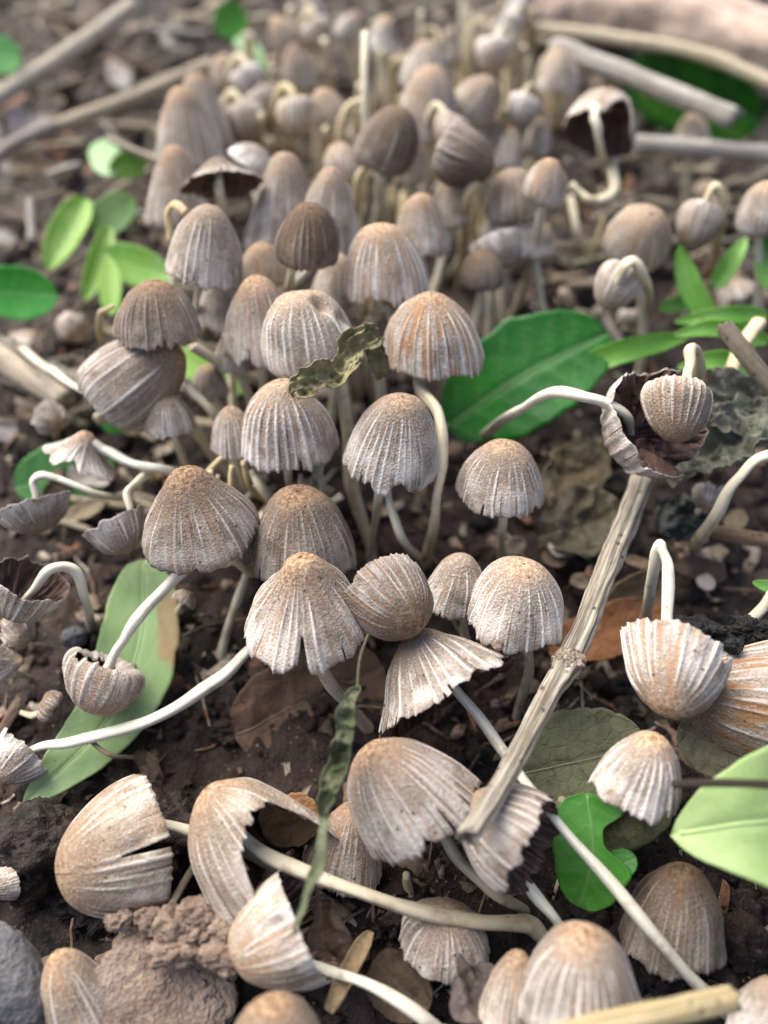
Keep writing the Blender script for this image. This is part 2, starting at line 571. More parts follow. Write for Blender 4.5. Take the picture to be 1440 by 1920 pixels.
# ------------------------------------------------------------------ builders
PROF = {
    'bell':  [(0, 1), (.19, .98), (.41, .90), (.63, .74), (.81, .52), (.925, .3), (.985, .1), (1, 0)],
    'cone':  [(0, 1), (.14, .985), (.27, .91), (.42, .74), (.60, .52), (.80, .26), (.94, .08), (1, 0)],
    'umbo':  [(0, 1), (.13, .985), (.25, .925), (.40, .79), (.60, .61), (.81, .40), (.95, .19), (1, .06), (.985, 0)],
    'hemi':  [(0, 1), (.25, .975), (.5, .88), (.72, .70), (.88, .45), (.97, .2), (1, 0)],
    'tall':  [(0, 1), (.18, .98), (.38, .90), (.59, .74), (.77, .52), (.90, .29), (.98, .09), (1, 0)],
    'ball':  [(0, 1), (.3, .96), (.6, .83), (.83, .63), (.97, .39), (1, .22), (.95, .07), (.80, -.03), (.66, -.02)],
    'curl':  [(0, 1), (.35, .97), (.68, .82), (.92, .55), (1, .28), (.96, .08), (.80, -.05), (.60, .02), (.50, .14)],
    'flare': [(0, 1), (.14, .97), (.27, .87), (.40, .68), (.55, .47), (.75, .24), (.9, .1), (1, 0)],
    'bowl':  [(0, 1), (.25, .96), (.5, .82), (.72, .6), (.88, .33), (.97, .12), (1.02, 0)],
}
_tab = {}
def prof_table(key):
    if key not in _tab:
        pts = catmull([np.array([a, b, 0.0]) for a, b in PROF[key]], 24)[:, :2]
        pts[0] = (0, 1)
        L = np.concatenate([[0], np.cumsum(np.linalg.norm(np.diff(pts, axis=0), axis=1))])
        L /= L[-1]
        e = pts[-1] + (pts[-1] - pts[-4]) / (L[-1] - L[-4]) * 0.3
        _tab[key] = (np.append(L, 1.3), np.vstack([pts, e]))
    return _tab[key]

def adiff(a, b):
    return (a - b + math.pi) % (2 * math.pi) - math.pi

COUNT = [0]
def wobble(sp, a, seed):
    tt = np.linspace(0, 1, len(sp))
    L = np.linalg.norm(np.diff(sp, axis=0), axis=1).sum()
    k = smooth(0, .15, tt)[:, None] * smooth(1, .85, tt)[:, None]
    return sp + a * k * np.stack([fbm(np.stack([tt * L * 1.3, tt * 0 + 9 * q, tt * 0 + seed], -1), seed, 2) for q in range(3)], -1)

def mushroom(label, cx, cy, w, d, h=.8, prof='bell', ang=90, tw=None, stem=None, sw=None, warm=.25, dark=.15,
             rust=.35, apex=.7, n=30, amp=.022, gills=False, sector=None, splits=(), bites=(), sx=1.0, sy=1.0,
             lump=.05, rough=1.0, swarm=.3, sdark=0.0, group=None, dents=(), skew=(0, 0), seed=None, stem_up=False,
             base_in=.25, gill_depth=.10, thick=.02, no_stem=False, auto=True, name='mushroom', cat='mushroom', attach=.75):
    COUNT[0] += 1
    seed = COUNT[0] * 7 if seed is None else seed
    rng = random.Random(seed)
    d = standoff(d)
    if stem: stem = [q if len(q) < 3 else (q[0], q[1], standoff(q[2])) for q in stem]
    c = P3(cx, cy, d)
    r_, u_, t_ = basis(c)
    if tw is None:
        tw = math.degrees(math.asin(max(-1, min(1, t_[2]))))
        lean = rng.uniform(-4, 4)
        ang = ang + lean
    a, b = math.radians(ang), math.radians(tw)
    Z = r_ * math.cos(a) * math.cos(b) + u_ * math.sin(a) * math.cos(b) + t_ * math.sin(b)
    f = t_ - t_.dot(Z) * Z
    Y = -nrm(f)
    X = np.cross(Y, Z)
    W = w * d / FPX
    H = h * W
    hero = 8.0 < d < 13.6
    if hero and auto and not sector:
        splits = list(splits) + [(rng.uniform(0, 360), rng.uniform(.6, 1.8), rng.uniform(.05, .14)) for _ in range(3)]
        bites = list(bites) + [(rng.uniform(0, 360), rng.uniform(3, 8), rng.uniform(.02, .06)) for _ in range(4)]
    sx = sx * rng.uniform(.95, 1.05); skew = (skew[0] + rng.uniform(-.08, .08), skew[1] + rng.uniform(-.05, .05))
    n = int(round(n * 1.18))
    nu = int(n * 6) if hero else int(max(96, n * 4))
    nv = 34 if hero else 18
    Ls, Ps = prof_table(prof)
    v = np.linspace(0, 1, nv)
    v[0] = .012
    V = v[:, None] * np.ones((1, nu))
    if sector:
        fr = np.linspace(0, 1, nu)[None, :]
        jn = vnoise(np.stack([v * 6, v * 0, v * 0 + seed], -1), seed)[:, None] * .10
        jm = vnoise(np.stack([v * 6, v * 0 + 5, v * 0 + seed], -1), seed + 1)[:, None] * .10
        A, B = math.radians(sector[0]), math.radians(sector[1])
        th = (A + jn) + ((B + jm) - (A + jn)) * fr
        wrap = False
    else:
        th = (np.arange(nu) / nu * 2 * math.pi + math.pi / 2)[None, :] + 0 * V
        wrap = True
    th0 = th.copy()
    circ = lambda k: np.stack([np.cos(th0) * k, np.sin(th0) * k, np.full_like(th0, seed * 1.7)], -1)
    for (t0, wd, dp) in splits:
        dd = adiff(th0, math.radians(t0))
        g = np.clip((V - (1 - dp)) / dp, 0, 1)
        th = th + np.sign(dd) * math.radians(wd) * g * np.exp(-np.abs(dd) / .5)
    phase = n * th0 + 2.2 * vnoise(circ(1.6), seed) + 1.0 * vnoise(circ(5.0), seed + 1)
    var = np.clip(.60 + 1.0 * vnoise(circ(n / 4.0), seed + 2), .08, 1.2)
    ridge = np.exp(-(np.sin(phase / 2) / .50) ** 2) * var
    # short intermediate ridges
    mid = np.exp(-(np.cos(phase / 2) / .25) ** 2) * np.clip(vnoise(circ(n / 3.0), seed + 3), 0, 1) * .7
    start = .16 + .16 * (vnoise(circ(n / 3.0), seed + 4) + .5)
    rise = smooth(0, .32, V - start)
    ridge = ridge * rise + mid * smooth(.45, .8, V)
    ve = 1 + .014 * (ridge - .4) + rough * (.035 * vnoise(circ(3.5), seed + 5) + .014 * vnoise(circ(n / 2.2), seed + 6))
    for (t0, wd, dp) in bites:
        q = np.abs(adiff(th0, math.radians(t0))) / math.radians(wd)
        ve = ve - dp * np.exp(-q ** 4) * (1 + .18 * vnoise(circ(7), seed + 8))
    s = V * ve
    r = np.interp(s, Ls, Ps[:, 0]) * W / 2
    z = np.interp(s, Ls, Ps[:, 1]) * H
    pr = np.interp(s + .004, Ls, Ps[:, 0]) * W / 2 - r
    pz = np.interp(s + .004, Ls, Ps[:, 1]) * H - z
    pl = np.hypot(pr, pz) + 1e-9
    nr_, nz_ = -pz / pl, pr / pl
    disp = .75 * amp * W * (ridge - .35) * smooth(.1, .5, V)
    disp = disp + W * .003 * fbm(np.stack([np.cos(th0) * 9, np.sin(th0) * 9, V * 9 + seed], -1), seed + 9, 2) * smooth(0, .1, V)
    r = r + nr_ * disp
    z = z + nz_ * disp
    wave = 1 + .05 * smooth(.45, 1, V) * (vnoise(circ(2.2), seed + 40) + .5 * vnoise(circ(6), seed + 41))
    r = r * wave
    x = r * np.cos(th); y = r * np.sin(th)
    Q = np.stack([x, y, z], -1)
    nl = np.stack([nr_ * np.cos(th), nr_ * np.sin(th), nz_], -1)
    Q = Q + nl * (lump * W * fbm(Q / W * 1.7 + seed * 3.1, seed + 11, 2) * smooth(0, .35, V))[..., None]
    for (t0, v0, rr, dp) in dents:
        jj = np.argmin(np.abs(adiff(th0[0], math.radians(t0)))); ii = np.argmin(np.abs(v - v0))
        dist = np.linalg.norm(Q - Q[ii, jj], axis=-1) / (rr * W)
        Q = Q - nl * (dp * W * np.exp(-dist ** 2))[..., None]
    Q[..., 0] = Q[..., 0] * sx + skew[0] * Q[..., 2]
    Q[..., 1] = Q[..., 1] * sy + skew[1] * Q[..., 2]
    Q[..., 2] -= H / 2
    # normals from the grid
    du = (np.roll(Q, -1, 1) - np.roll(Q, 1, 1)) if wrap else np.gradient(Q, axis=1)
    dv = np.gradient(Q, axis=0)
    nn = nrm(np.cross(dv, du))
    if np.mean(np.sum(nn * nl, -1)) < 0:
        nn = -nn
    nn[0] = np.array([0, 0, 1.0])
    tk = thick * W * (1 - .65 * V)
    I = Q - nn * tk[..., None]
    R = np.stack([X, Y, Z])
    Qw = c + Q @ R
    Iw = c + I @ R
    nw = nn @ R
    F = grid_faces(nv, nu, wrap)
    keep = np.ones(F.shape[:2], bool)
    for (t0, wd, dp) in splits:
        dd = adiff(th0[0], math.radians(t0))
        d2 = np.roll(dd, -1)
        col = (dd < 0) & (d2 >= 0) & (np.abs(dd) < .5)
        if not wrap: col = col[:-1]
        keep[np.ix_((v[:-1] >= 1 - dp), col)] = False
    Fo = F[keep]
    N = nv * nu
    Fi = Fo[:, ::-1] + N
    E = np.concatenate([Fo[:, [0, 1]], Fo[:, [1, 2]], Fo[:, [2, 3]], Fo[:, [3, 0]]])
    key = np.minimum(E[:, 0], E[:, 1]).astype(np.int64) * (2 * N) + np.maximum(E[:, 0], E[:, 1])
    _, inv, cnt = np.unique(key, return_inverse=True, return_counts=True)
    B = E[cnt[inv] == 1]
    top = (B[:, 0] < nu) & (B[:, 1] < nu)
    Bt = B[~top] if wrap else B
    side = np.stack([Bt[:, 1], Bt[:, 0], Bt[:, 0] + N, Bt[:, 1] + N], -1)
    verts = np.vstack([Qw.reshape(-1, 3), Iw.reshape(-1, 3)])
    faces = [Fo, Fi, side]
    midx = [np.zeros(len(Fo)), np.ones(len(Fi)), np.zeros(len(side))]
    if wrap:
        faces.append(np.arange(nu)[None, :]); midx.append(np.zeros(1))
        faces.append((np.arange(nu)[::-1] + N)[None, :]); midx.append(np.ones(1))
    rv = np.stack([np.cos(th0), np.sin(th0), V], -1).reshape(-1, 3)
    attrs = {'vv': np.tile(V.ravel(), 2), 'ridge': np.tile(np.clip(ridge, 0, 1).ravel(), 2), 'rad': np.vstack([rv, rv])}
    # ---- the stem's path
    attach_p = c + np.array([0, 0, (attach - .5) * H]) @ R
    rim_p = c + np.array([0, 0, -.42 * H]) @ R
    d_rim = float((rim_p - CAM).dot(FWD))
    if stem is None:
        lean = np.array([rng.uniform(-.5, .5), rng.uniform(-.3, .5), 0])
        L0 = rim_p[2] - float(ground_z(rim_p[0], rim_p[1]))
        bp = rim_p + lean
        bp[2] = float(ground_z(bp[0], bp[1]))
        mp = (rim_p + bp) / 2 + np.array([rng.uniform(-.12, .12), rng.uniform(-.1, .1), 0])
        path = [attach_p, rim_p, mp, bp]
    else:
        px = [(q[0], q[1]) for q in stem]
        dd = [q[2] if len(q) > 2 else None for q in stem]
        if dd[-1] is None:
            dd[-1] = gdepth(*px[-1])
        cum = [0]
        for k in range(1, len(px)):
            cum.append(cum[-1] + math.dist(px[k], px[k - 1]))
        kn = [(cum[k], dd[k]) for k in range(len(px)) if dd[k] is not None]
        if dd[0] is None:
            kn.insert(0, (0, d_rim))
        for k in range(len(px)):
            if dd[k] is None:
                dd[k] = float(np.interp(cum[k], [q[0] for q in kn], [q[1] for q in kn]))
        path = [attach_p] + [P3(q[0], q[1], e) for q, e in zip(px, dd)]
    bp = path[-1]
    tail = nrm(path[-1] - path[-2])
    tail = nrm(tail + np.array([0, 0, -1.2]))
    if base_in:
        path.append(bp + tail * base_in)
    origin = np.array([bp[0], bp[1], bp[2]])
    root = thing(name, label, cat, origin, group)
    cp = part('cap', verts, faces, [M_CAP, M_INNER], root, origin, mat_idx=midx, attrs=attrs)
    if d > 14: dark -= .12  # far caps coloured paler to stand in for brighter light up the bank
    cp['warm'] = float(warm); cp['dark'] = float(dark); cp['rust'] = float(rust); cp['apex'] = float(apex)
    if gills:
        ng = int(n * 1.35)
        cols = np.linspace(0, nu - (1 if not wrap else nu / ng), ng).astype(int)
        vi = np.arange(int(nv * .12), nv)
        gv, gf, gr, gs = [], [], [], []
        m = len(vi)
        prof_d = gill_depth * W * np.sin(np.clip((v[vi] - .08) / .92, 0, 1) * math.pi) ** .6 + .004 * W
        for k, j in enumerate(cols):
            lenf = 1.0 if k % 2 == 0 else .72
            a0 = Iw[vi, j] + nw[vi, j] * (.3 * tk[vi, j])[:, None]
            wob = (fbm(np.stack([v[vi] * 5, v[vi] * 0 + k, v[vi] * 0 + seed], -1), seed + 31, 2) * .04 * W)[:, None]
            tang = nrm(np.cross(nw[vi, j], np.gradient(Iw[vi, j], axis=0)))
            b0 = Iw[vi, j] - nw[vi, j] * (prof_d * lenf)[:, None] + tang * wob
            th_ = tang * .006 * W
            base = len(gv) * 3 * m
            gv.append(np.vstack([a0 - th_, b0, a0 + th_]))
            i = np.arange(m - 1)
            gf.append(np.stack([base + i, base + i + 1, base + m + i + 1, base + m + i], -1))
            gf.append(np.stack([base + m + i, base + m + i + 1, base + 2 * m + i + 1, base + 2 * m + i], -1))
            gr.append(np.tile(np.stack([np.cos(th0[vi, j]), np.sin(th0[vi, j]), v[vi]], -1), (3, 1)))
        g = part('gills', np.vstack(gv), [np.vstack(gf)], M_GILL, root, origin, attrs={'rad': np.vstack(gr)})
        g['kind'] = 'stuff'
    if not no_stem:
        sw = sw or 21
        dm = np.mean([(p - CAM).dot(FWD) for p in path])
        r0 = .84 * sw / 2 * dm / FPX
        sp = wobble(catmull(path, 9), .035, seed)
        tt = np.linspace(0, 1, len(sp))
        rad = r0 * (.86 + .26 * tt + .10 * np.sin(tt * 9 + seed) + .10 * np.sin(tt * 23 + seed * 2))
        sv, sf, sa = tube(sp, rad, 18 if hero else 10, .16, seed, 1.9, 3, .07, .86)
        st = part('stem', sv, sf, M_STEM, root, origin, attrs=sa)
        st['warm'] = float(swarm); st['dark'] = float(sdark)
    return root

def stem_only(label, pts, sw, swarm=.3, sdark=0.0, group=None, base_in=.2):
    COUNT[0] += 1
    path = [P3(q[0], q[1], standoff(q[2])) for q in pts]
    bp = path[-1]
    if base_in:
        path.append(bp + nrm(nrm(path[-1] - path[-2]) + np.array([0, 0, -1.2])) * base_in)
    dm = np.mean([(p - CAM).dot(FWD) for p in path])
    sp = catmull(path, 9)
    tt = np.linspace(0, 1, len(sp))
    sp = wobble(sp, .035, COUNT[0])
    sv, sf, sa = tube(sp, .84 * sw / 2 * dm / FPX * (.88 + .2 * tt + .1 * np.sin(tt * 11 + COUNT[0])), 14, .16, COUNT[0], 1.9, 3, .07, .86)
    root = thing('broken_mushroom', label, 'mushroom', bp, group)
    o = part('stem', sv, sf, M_STEM, root, bp, attrs=sa)
    o['warm'] = float(swarm); o['dark'] = float(sdark)
    return root

def leaf(name, label, base, tip, wpx, p=.55, q=.7, roll=0, bend=0.0, cup=.12, mat=None, tint=(.03, .15, .02),
         tint2=(.05, .2, .03), veins=6, crumple=0.0, cfreq=2.0, seed=None, bites=(), petiole=None, mids=(), group=None,
         thick=.012, rib=True, cat='leaf', curl=0.0, fine=1.0, ripple=.006, twist=0.0, patch=None):
    COUNT[0] += 1
    seed = COUNT[0] * 5 if seed is None else seed
    mat = mat or M_LEAF
    ctrl = [P3(*base)] + [P3(*m) for m in mids] + [P3(*tip)]
    C0 = catmull(ctrl, 16)
    L = np.concatenate([[0], np.cumsum(np.linalg.norm(np.diff(C0, axis=0), axis=1))])
    nv, nu = int(44 * fine), int(22 * fine) + 1
    tt = np.linspace(0, 1, nv)
    C = np.stack([np.interp(tt * L[-1], L, C0[:, k]) for k in range(3)], -1)
    T = nrm(np.gradient(C, axis=0))
    _, _, tc = basis(C.mean(0))
    N0 = nrm(tc - (T @ tc)[:, None] * T)
    ra = math.radians(roll) + math.radians(twist) * (tt - .5)
    Sd = np.cross(T, N0)
    Nn = N0 * np.cos(ra)[:, None] + Sd * np.sin(ra)[:, None]
    Sd = np.cross(T, Nn)
    dm = float(np.mean((C - CAM) @ FWD))
    Wc = wpx * dm / FPX
    wt = np.maximum(tt, 1e-4) ** p * np.maximum(1 - tt, 0) ** q
    wt = wt / wt.max() * Wc / 2
    u = np.linspace(-1, 1, nu)
    U = np.ones((nv, 1)) * u[None, :]
    TT = tt[:, None] * np.ones((1, nu))
    half = np.where(U < 0, 1.0, 1.0) * wt[:, None]
    edge = 1 + .03 * vnoise(np.stack([TT * 31, np.sign(U) * 7 + 0 * TT, 0 * TT + seed], -1), seed + 3) + .035 * vnoise(np.stack([TT * 9, np.sign(U) * 3 + 0 * TT, 0 * TT + seed], -1), seed)
    half = half * edge
    for (sd, t0, wd, dp) in bites:
        half = half * (1 - dp * np.exp(-((TT - t0) / wd) ** 4) * (np.sign(U) == sd))
    half = np.maximum(half, .004)
    X = U * half
    midv = np.exp(-(X / (.018 * Wc + .006)) ** 2)
    ph = (TT * veins - np.abs(X) / Wc * 2.2 * veins / 6.0 + (U > 0) * .35) % 1.0
    sv_ = np.exp(-((ph - .5) / .06) ** 2) * smooth(.02, .1, np.abs(U)) * smooth(1.0, .7, np.abs(U))
    zoff = bend * np.sin(TT * math.pi) + cup * half * (U ** 2) * np.sign(cup if cup else 1) - .02 * Wc * midv
    zoff = zoff + ripple * Wc * np.cos((ph - .5) * 2 * math.pi) * smooth(.05, .4, np.abs(U)) * .5
    if crumple:
        Pn = np.stack([X * cfreq, TT * L[-1] * cfreq, 0 * X + seed], -1)
        zoff = zoff + crumple * fbm(Pn, seed + 1, 4) + crumple * .5 * (1 - 2 * np.abs(fbm(Pn * 1.6, seed + 4, 3)))
        X = X + crumple * .5 * fbm(Pn + 9, seed + 2, 3)
    if curl:
        a_ = curl * U
        zoff = zoff + half * (1 - np.cos(a_)) / max(abs(curl), .01)
        X = half * np.sin(a_) / curl
    top = C[:, None, :] + Sd[:, None, :] * X[..., None] + Nn[:, None, :] * zoff[..., None]
    dn = nrm(np.cross(np.gradient(top, axis=0), np.gradient(top, axis=1)))
    if np.mean(np.sum(dn * Nn[:, None, :], -1)) < 0: dn = -dn
    bot = top - dn * thick
    N = nv * nu
    F = grid_faces(nv, nu, False).reshape(-1, 4)
    E = np.concatenate([F[:, [0, 1]], F[:, [1, 2]], F[:, [2, 3]], F[:, [3, 0]]])
    key = np.minimum(E[:, 0], E[:, 1]).astype(np.int64) * (2 * N) + np.maximum(E[:, 0], E[:, 1])
    _, inv, cnt = np.unique(key, return_inverse=True, return_counts=True)
    B = E[cnt[inv] == 1]
    side = np.stack([B[:, 1], B[:, 0], B[:, 0] + N, B[:, 1] + N], -1)
    V = np.vstack([top.reshape(-1, 3), bot.reshape(-1, 3)])
    vein = np.clip(midv + .6 * sv_, 0, 1).ravel()
    pt = np.zeros_like(U)
    if patch:
        q_ = np.hypot((U - patch[0]) / patch[2], (TT - patch[1]) / patch[3]) + .35 * fbm(np.stack([U * 3, TT * 9, 0 * U + seed], -1), seed + 6, 3)
        pt = smooth(1.05, .9, q_)
    at = {'patch': np.tile(pt.ravel(), 2), 'lu': np.tile(U.ravel(), 2), 'lv': np.tile(TT.ravel(), 2), 'vein': np.tile(vein, 2)}
    origin = C[0] if C[0][2] - ground_z(C[0][0], C[0][1]) < C[-1][2] - ground_z(C[-1][0], C[-1][1]) else C[-1]
    if rib or petiole:
        root = thing(name, label, cat, origin, group)
        bl = part('blade', V, [F, F[:, ::-1] + N, side], mat, root, origin, attrs=at)
        bl['tint'] = [float(k) for k in tint]; bl['tint2'] = [float(k) for k in tint2]
        if rib:
            k0 = nu // 2
            cp = top[:, k0] + dn[:, k0] * .004
            rr = (.016 * Wc + .004) * (1 - .75 * tt)
            rvv, rf, ra_ = tube(cp[1:-1], rr[1:-1] * .8, 7)
            ra_.update({'lu': np.zeros(len(rvv)), 'lv': ra_['vv'], 'vein': np.ones(len(rvv))})
            rb = part('midrib', rvv, rf, mat, root, origin, attrs=ra_)
            rb['tint'] = [float(k * 1.25 + .02) for k in tint]; rb['tint2'] = [float(k * 1.2 + .03) for k in tint2]
        if petiole:
            pp = [C[0] + T[0] * .05] + [P3(*z) for z in petiole]
            ps = catmull(pp, 8)
            rvv, rf, ra_ = tube(ps, np.full(len(ps), .022 * Wc + .008), 8)
            ra_.update({'lu': np.zeros(len(rvv)), 'lv': ra_['vv'], 'vein': np.ones(len(rvv))})
            rb = part('petiole', rvv, rf, mat, root, origin, attrs=ra_)
            rb['tint'] = [float(k) for k in tint2]; rb['tint2'] = [float(k) for k in tint]
        return root
    bl = part(name, V, [F, F[:, ::-1] + N, side], mat, None, origin, attrs=at)
    bl['tint'] = [float(k) for k in tint]; bl['tint2'] = [float(k) for k in tint2]
    return tag(bl, label, cat, group)

def stick(label, pts, wpx, tint=(.50, .42, .30), tint2=(.26, .20, .13), knots=(), ns=24, rough=.12, ridges=7, ramp=.05,
          taper=.0, name='twig', cat='twig', group=None, per=16, wob=.0, flat=1.0):
    COUNT[0] += 1
    seed = COUNT[0] * 3
    path = [P3(*q) for q in pts]
    sp = catmull(path, per)
    dd = (sp - CAM) @ FWD
    r = wpx / 2 * np.mean(dd) / FPX
    tt = np.linspace(0, 1, len(sp))
    rad = r * (1 - taper * tt) * (1 + .06 * fbm(np.stack([tt * 8, tt * 0, tt * 0 + seed], -1), seed, 2))
    for (k, kw, ka) in knots:
        rad = rad * (1 + ka * np.exp(-((tt - k) / kw) ** 2))
    if wob:
        sp = sp + wob * np.stack([vnoise(np.stack([tt * 5, tt * 0 + k, tt * 0 + seed], -1), seed) for k in range(3)], -1)
    V, F, A = tube(sp, rad, ns, rough, seed, 2.5, ridges, ramp, flat)
    # broken, slightly hollow ends
    V[-2] = V[-2] + nrm(sp[1] - sp[0]) * r * .5
    V[-1] = V[-1] - nrm(sp[-1] - sp[-2]) * r * .5
    e = fbm(np.stack([A['rad'][:ns, 0] * 3, A['rad'][:ns, 1] * 3, np.full(ns, seed)], -1), seed, 2)
    V[:ns] += np.outer(e * r * .6, nrm(sp[0] - sp[1]))
    V[-ns - 2:-2] += np.outer(e * r * .7, nrm(sp[-1] - sp[-2]))
    low = sp[np.argmin(sp[:, 2] - ground_z(sp[:, 0], sp[:, 1]))]
    o = part(name, V, F, M_WOOD, None, low, attrs=A)
    o['tint'] = [float(k) for k in tint]; o['tint2'] = [float(k) for k in tint2]
    return tag(o, label, cat, group)

import bmesh
def ico(sub):
    bm = bmesh.new()
    bmesh.ops.create_icosphere(bm, subdivisions=sub, radius=1.0)
    v = np.array([q.co[:] for q in bm.verts]); f = np.array([[q.index for q in g.verts] for g in bm.faces])
    bm.free()
    return v, f

def clod(name, label, px, py, d, wpx, hpx, mat, seed, rough=.35, group=None, cat='clod', depth=1.0, sub=5, cells=1.0, flat_top=None):
    c = P3(px, py, d)
    r_, u_, t_ = basis(c)
    v, f = ico(sub)
    k = 1 + rough * fbm(v * 1.3 + seed, seed, 3) + rough * .3 * fbm(v * 3.0 * cells + seed, seed + 3, 4) - rough * .35 * smooth(.10, .0, np.abs(fbm(v * 2.2 * cells + seed, seed + 13, 2))) \
        + rough * .30 * fbm(v * 9 + seed, seed + 5, 4)
    v = v * k[:, None]
    if flat_top is not None:
        ax = nrm(np.asarray(flat_top[:3], float)); q = v @ ax - flat_top[3]
        v = v - np.outer(np.maximum(q, 0) * .86, ax)
    s = d / FPX / 2
    V = c + np.outer(v[:, 0] * wpx * s, r_) + np.outer(v[:, 1] * hpx * s, u_) + np.outer(v[:, 2] * (wpx + hpx) / 2 * s * depth, t_)
    o = part(name, V, [f], mat, None, c - np.array([0, 0, hpx * s]))
    return tag(o, label, cat, group)

# ------------------------------------------------------------------ the ground
def axis_lines(lo, hi, step, far):
    core = np.arange(lo, hi + 1e-6, step)
    g, s, a = [], step, hi
    while a < far:
        s *= 1.35; a += s; g.append(a)
    g2, s, a = [], step, lo
    while a > -far:
        s *= 1.35; a -= s; g2.append(a)
    return np.concatenate([g2[::-1], core, g])

gx = axis_lines(-15, 15, .075, 6000)
gy = axis_lines(-3, 38, .075, 6000)
GX, GY = np.meshgrid(gx, gy)
GZ = ground_z(GX, GY)
core = (np.abs(GX) < 16) & (GY > -4) & (GY < 39)
Pn = np.stack([GX, GY, 0 * GX], -1)
GZ = GZ + np.where(core, .05 * (1 - 2 * np.abs(fbm(Pn * 4.2, 55, 4))) + .03 * fbm(Pn * 14, 77, 2), 0)
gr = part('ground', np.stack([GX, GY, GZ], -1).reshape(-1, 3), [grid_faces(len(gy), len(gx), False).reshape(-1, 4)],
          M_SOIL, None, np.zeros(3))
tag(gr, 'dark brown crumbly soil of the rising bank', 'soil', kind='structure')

rs = np.random.RandomState(5)
def scatter_xy(k):
    y = rs.uniform(-1, 34, k)
    x = rs.uniform(-1, 1, k) * (4.2 + .30 * np.clip(y, 0, 40)) * 1.25
    return x, y
def crumbs(name, label, cat, k, smin, smax, mat, sub=1, squash=.8):
    bv, bf = ico(sub)
    x, y = scatter_xy(k)
    z = ground_z(x, y)
    s = smin * (smax / smin) ** (rs.uniform(0, 1, k) ** 2.2)
    nvb = len(bv)
    sc = s[:, None] * rs.uniform(.6, 1.3, (k, 3))
    sc[:, 2] *= squash
    a = rs.uniform(0, 6.28, k)
    V = bv[None] * (1 + .45 * rs.uniform(-1, 1, (k, nvb, 1)))
    V = V * sc[:, None, :]
    X = V[..., 0] * np.cos(a)[:, None] - V[..., 1] * np.sin(a)[:, None]
    Y = V[..., 0] * np.sin(a)[:, None] + V[..., 1] * np.cos(a)[:, None]
    V = np.stack([X + x[:, None], Y + y[:, None], V[..., 2] + (z + s * .15)[:, None]], -1).reshape(-1, 3)
    F = (bf[None] + (np.arange(k) * nvb)[:, None, None]).reshape(-1, 3)
    o = part(name, V, [F], mat, None, np.zeros(3), smooth_shade=(sub > 1))
    return tag(o, label, cat, kind='stuff')
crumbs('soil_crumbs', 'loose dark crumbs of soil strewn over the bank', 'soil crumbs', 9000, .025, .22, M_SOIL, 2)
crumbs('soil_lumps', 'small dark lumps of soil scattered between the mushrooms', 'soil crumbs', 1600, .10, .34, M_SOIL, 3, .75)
def flakes(name, label, cat, k, smin, smax, mat):
    bv = np.array([(a, b, .18 * (1 - b * b) * (-1 if s < 0 else 1) * .0 + s * .03) for s in (1, -1) for a in (-1, -.33, .33, 1) for b in (-.6, 0, .6)])
    F1 = np.array([[i * 3 + j, i * 3 + j + 1, (i + 1) * 3 + j + 1, (i + 1) * 3 + j] for i in range(3) for j in range(2)])
    rimv = [0, 3, 6, 9, 10, 11, 8, 5, 2, 1]
    R1 = np.array([[rimv[q], rimv[(q + 1) % 10], rimv[(q + 1) % 10] + 12, rimv[q] + 12] for q in range(10)])
    bf = np.vstack([F1, F1[:, ::-1] + 12, R1])
    x, y = scatter_xy(k)
    s = smin * (smax / smin) ** (rs.uniform(0, 1, k) ** 1.6)
    V = np.repeat(bv[None], k, 0)
    jig = rs.uniform(-.28, .28, (k, 12, 2)); V[:, :12, :2] += jig; V[:, 12:, :2] += jig
    V[..., 2] += rs.uniform(-.5, .5, (k, 1)) * V[..., 0] ** 2 + rs.uniform(-.7, .7, (k, 1)) * V[..., 1] ** 2
    V = V * s[:, None, None] * np.stack([np.ones(k), rs.uniform(.3, .9, k), np.ones(k)], -1)[:, None, :]
    a, b = rs.uniform(0, 6.28, k), rs.uniform(-.6, .6, k)
    X, Z = V[..., 0] * np.cos(b)[:, None] - V[..., 2] * np.sin(b)[:, None], V[..., 0] * np.sin(b)[:, None] + V[..., 2] * np.cos(b)[:, None]
    Y = V[..., 1]
    X, Y = X * np.cos(a)[:, None] - Y * np.sin(a)[:, None], X * np.sin(a)[:, None] + Y * np.cos(a)[:, None]
    Z = Z + SLOPE * Y
    V = np.stack([X + x[:, None], Y + y[:, None], Z + (ground_z(x, y) + s * .22 + .02)[:, None]], -1).reshape(-1, 3)
    F = (bf[None] + (np.arange(k) * 24)[:, None, None]).reshape(-1, 4)
    return tag(part(name, V, [F], mat, None, np.zeros(3)), label, cat, kind='stuff')
flakes('leaf_litter', 'small brown and tan scraps of dead leaf littering the soil', 'leaf litter', 3200, .06, .34, M_LITTER)
def rootlets(name, label, cat, k, mat):
    x, y = scatter_xy(k)
    VV, FF, off = [], [], 0
    for i in range(k):
        L = rs.uniform(.3, 1.6); a = rs.uniform(0, 6.28); nseg = 6
        q = np.linspace(-.5, .5, nseg)
        bend = rs.uniform(-.5, .5)
        px = x[i] + L * (q * math.cos(a) - bend * q * q * math.sin(a)); py = y[i] + L * (q * math.sin(a) + bend * q * q * math.cos(a))
        pz = ground_z(px, py) + .03 + rs.uniform(0, .14) * (1 - 4 * q * q)
        v, f, _ = tube(np.stack([px, py, pz], -1), np.full(nseg, rs.uniform(.007, .028)), 5)
        VV.append(v); FF.append([g + off for g in f]); off += len(v)
    return tag(part(name, np.vstack(VV), [np.vstack([f[0] for f in FF]), np.vstack([f[1] for f in FF])], mat, None, np.zeros(3)), label, cat, kind='stuff')
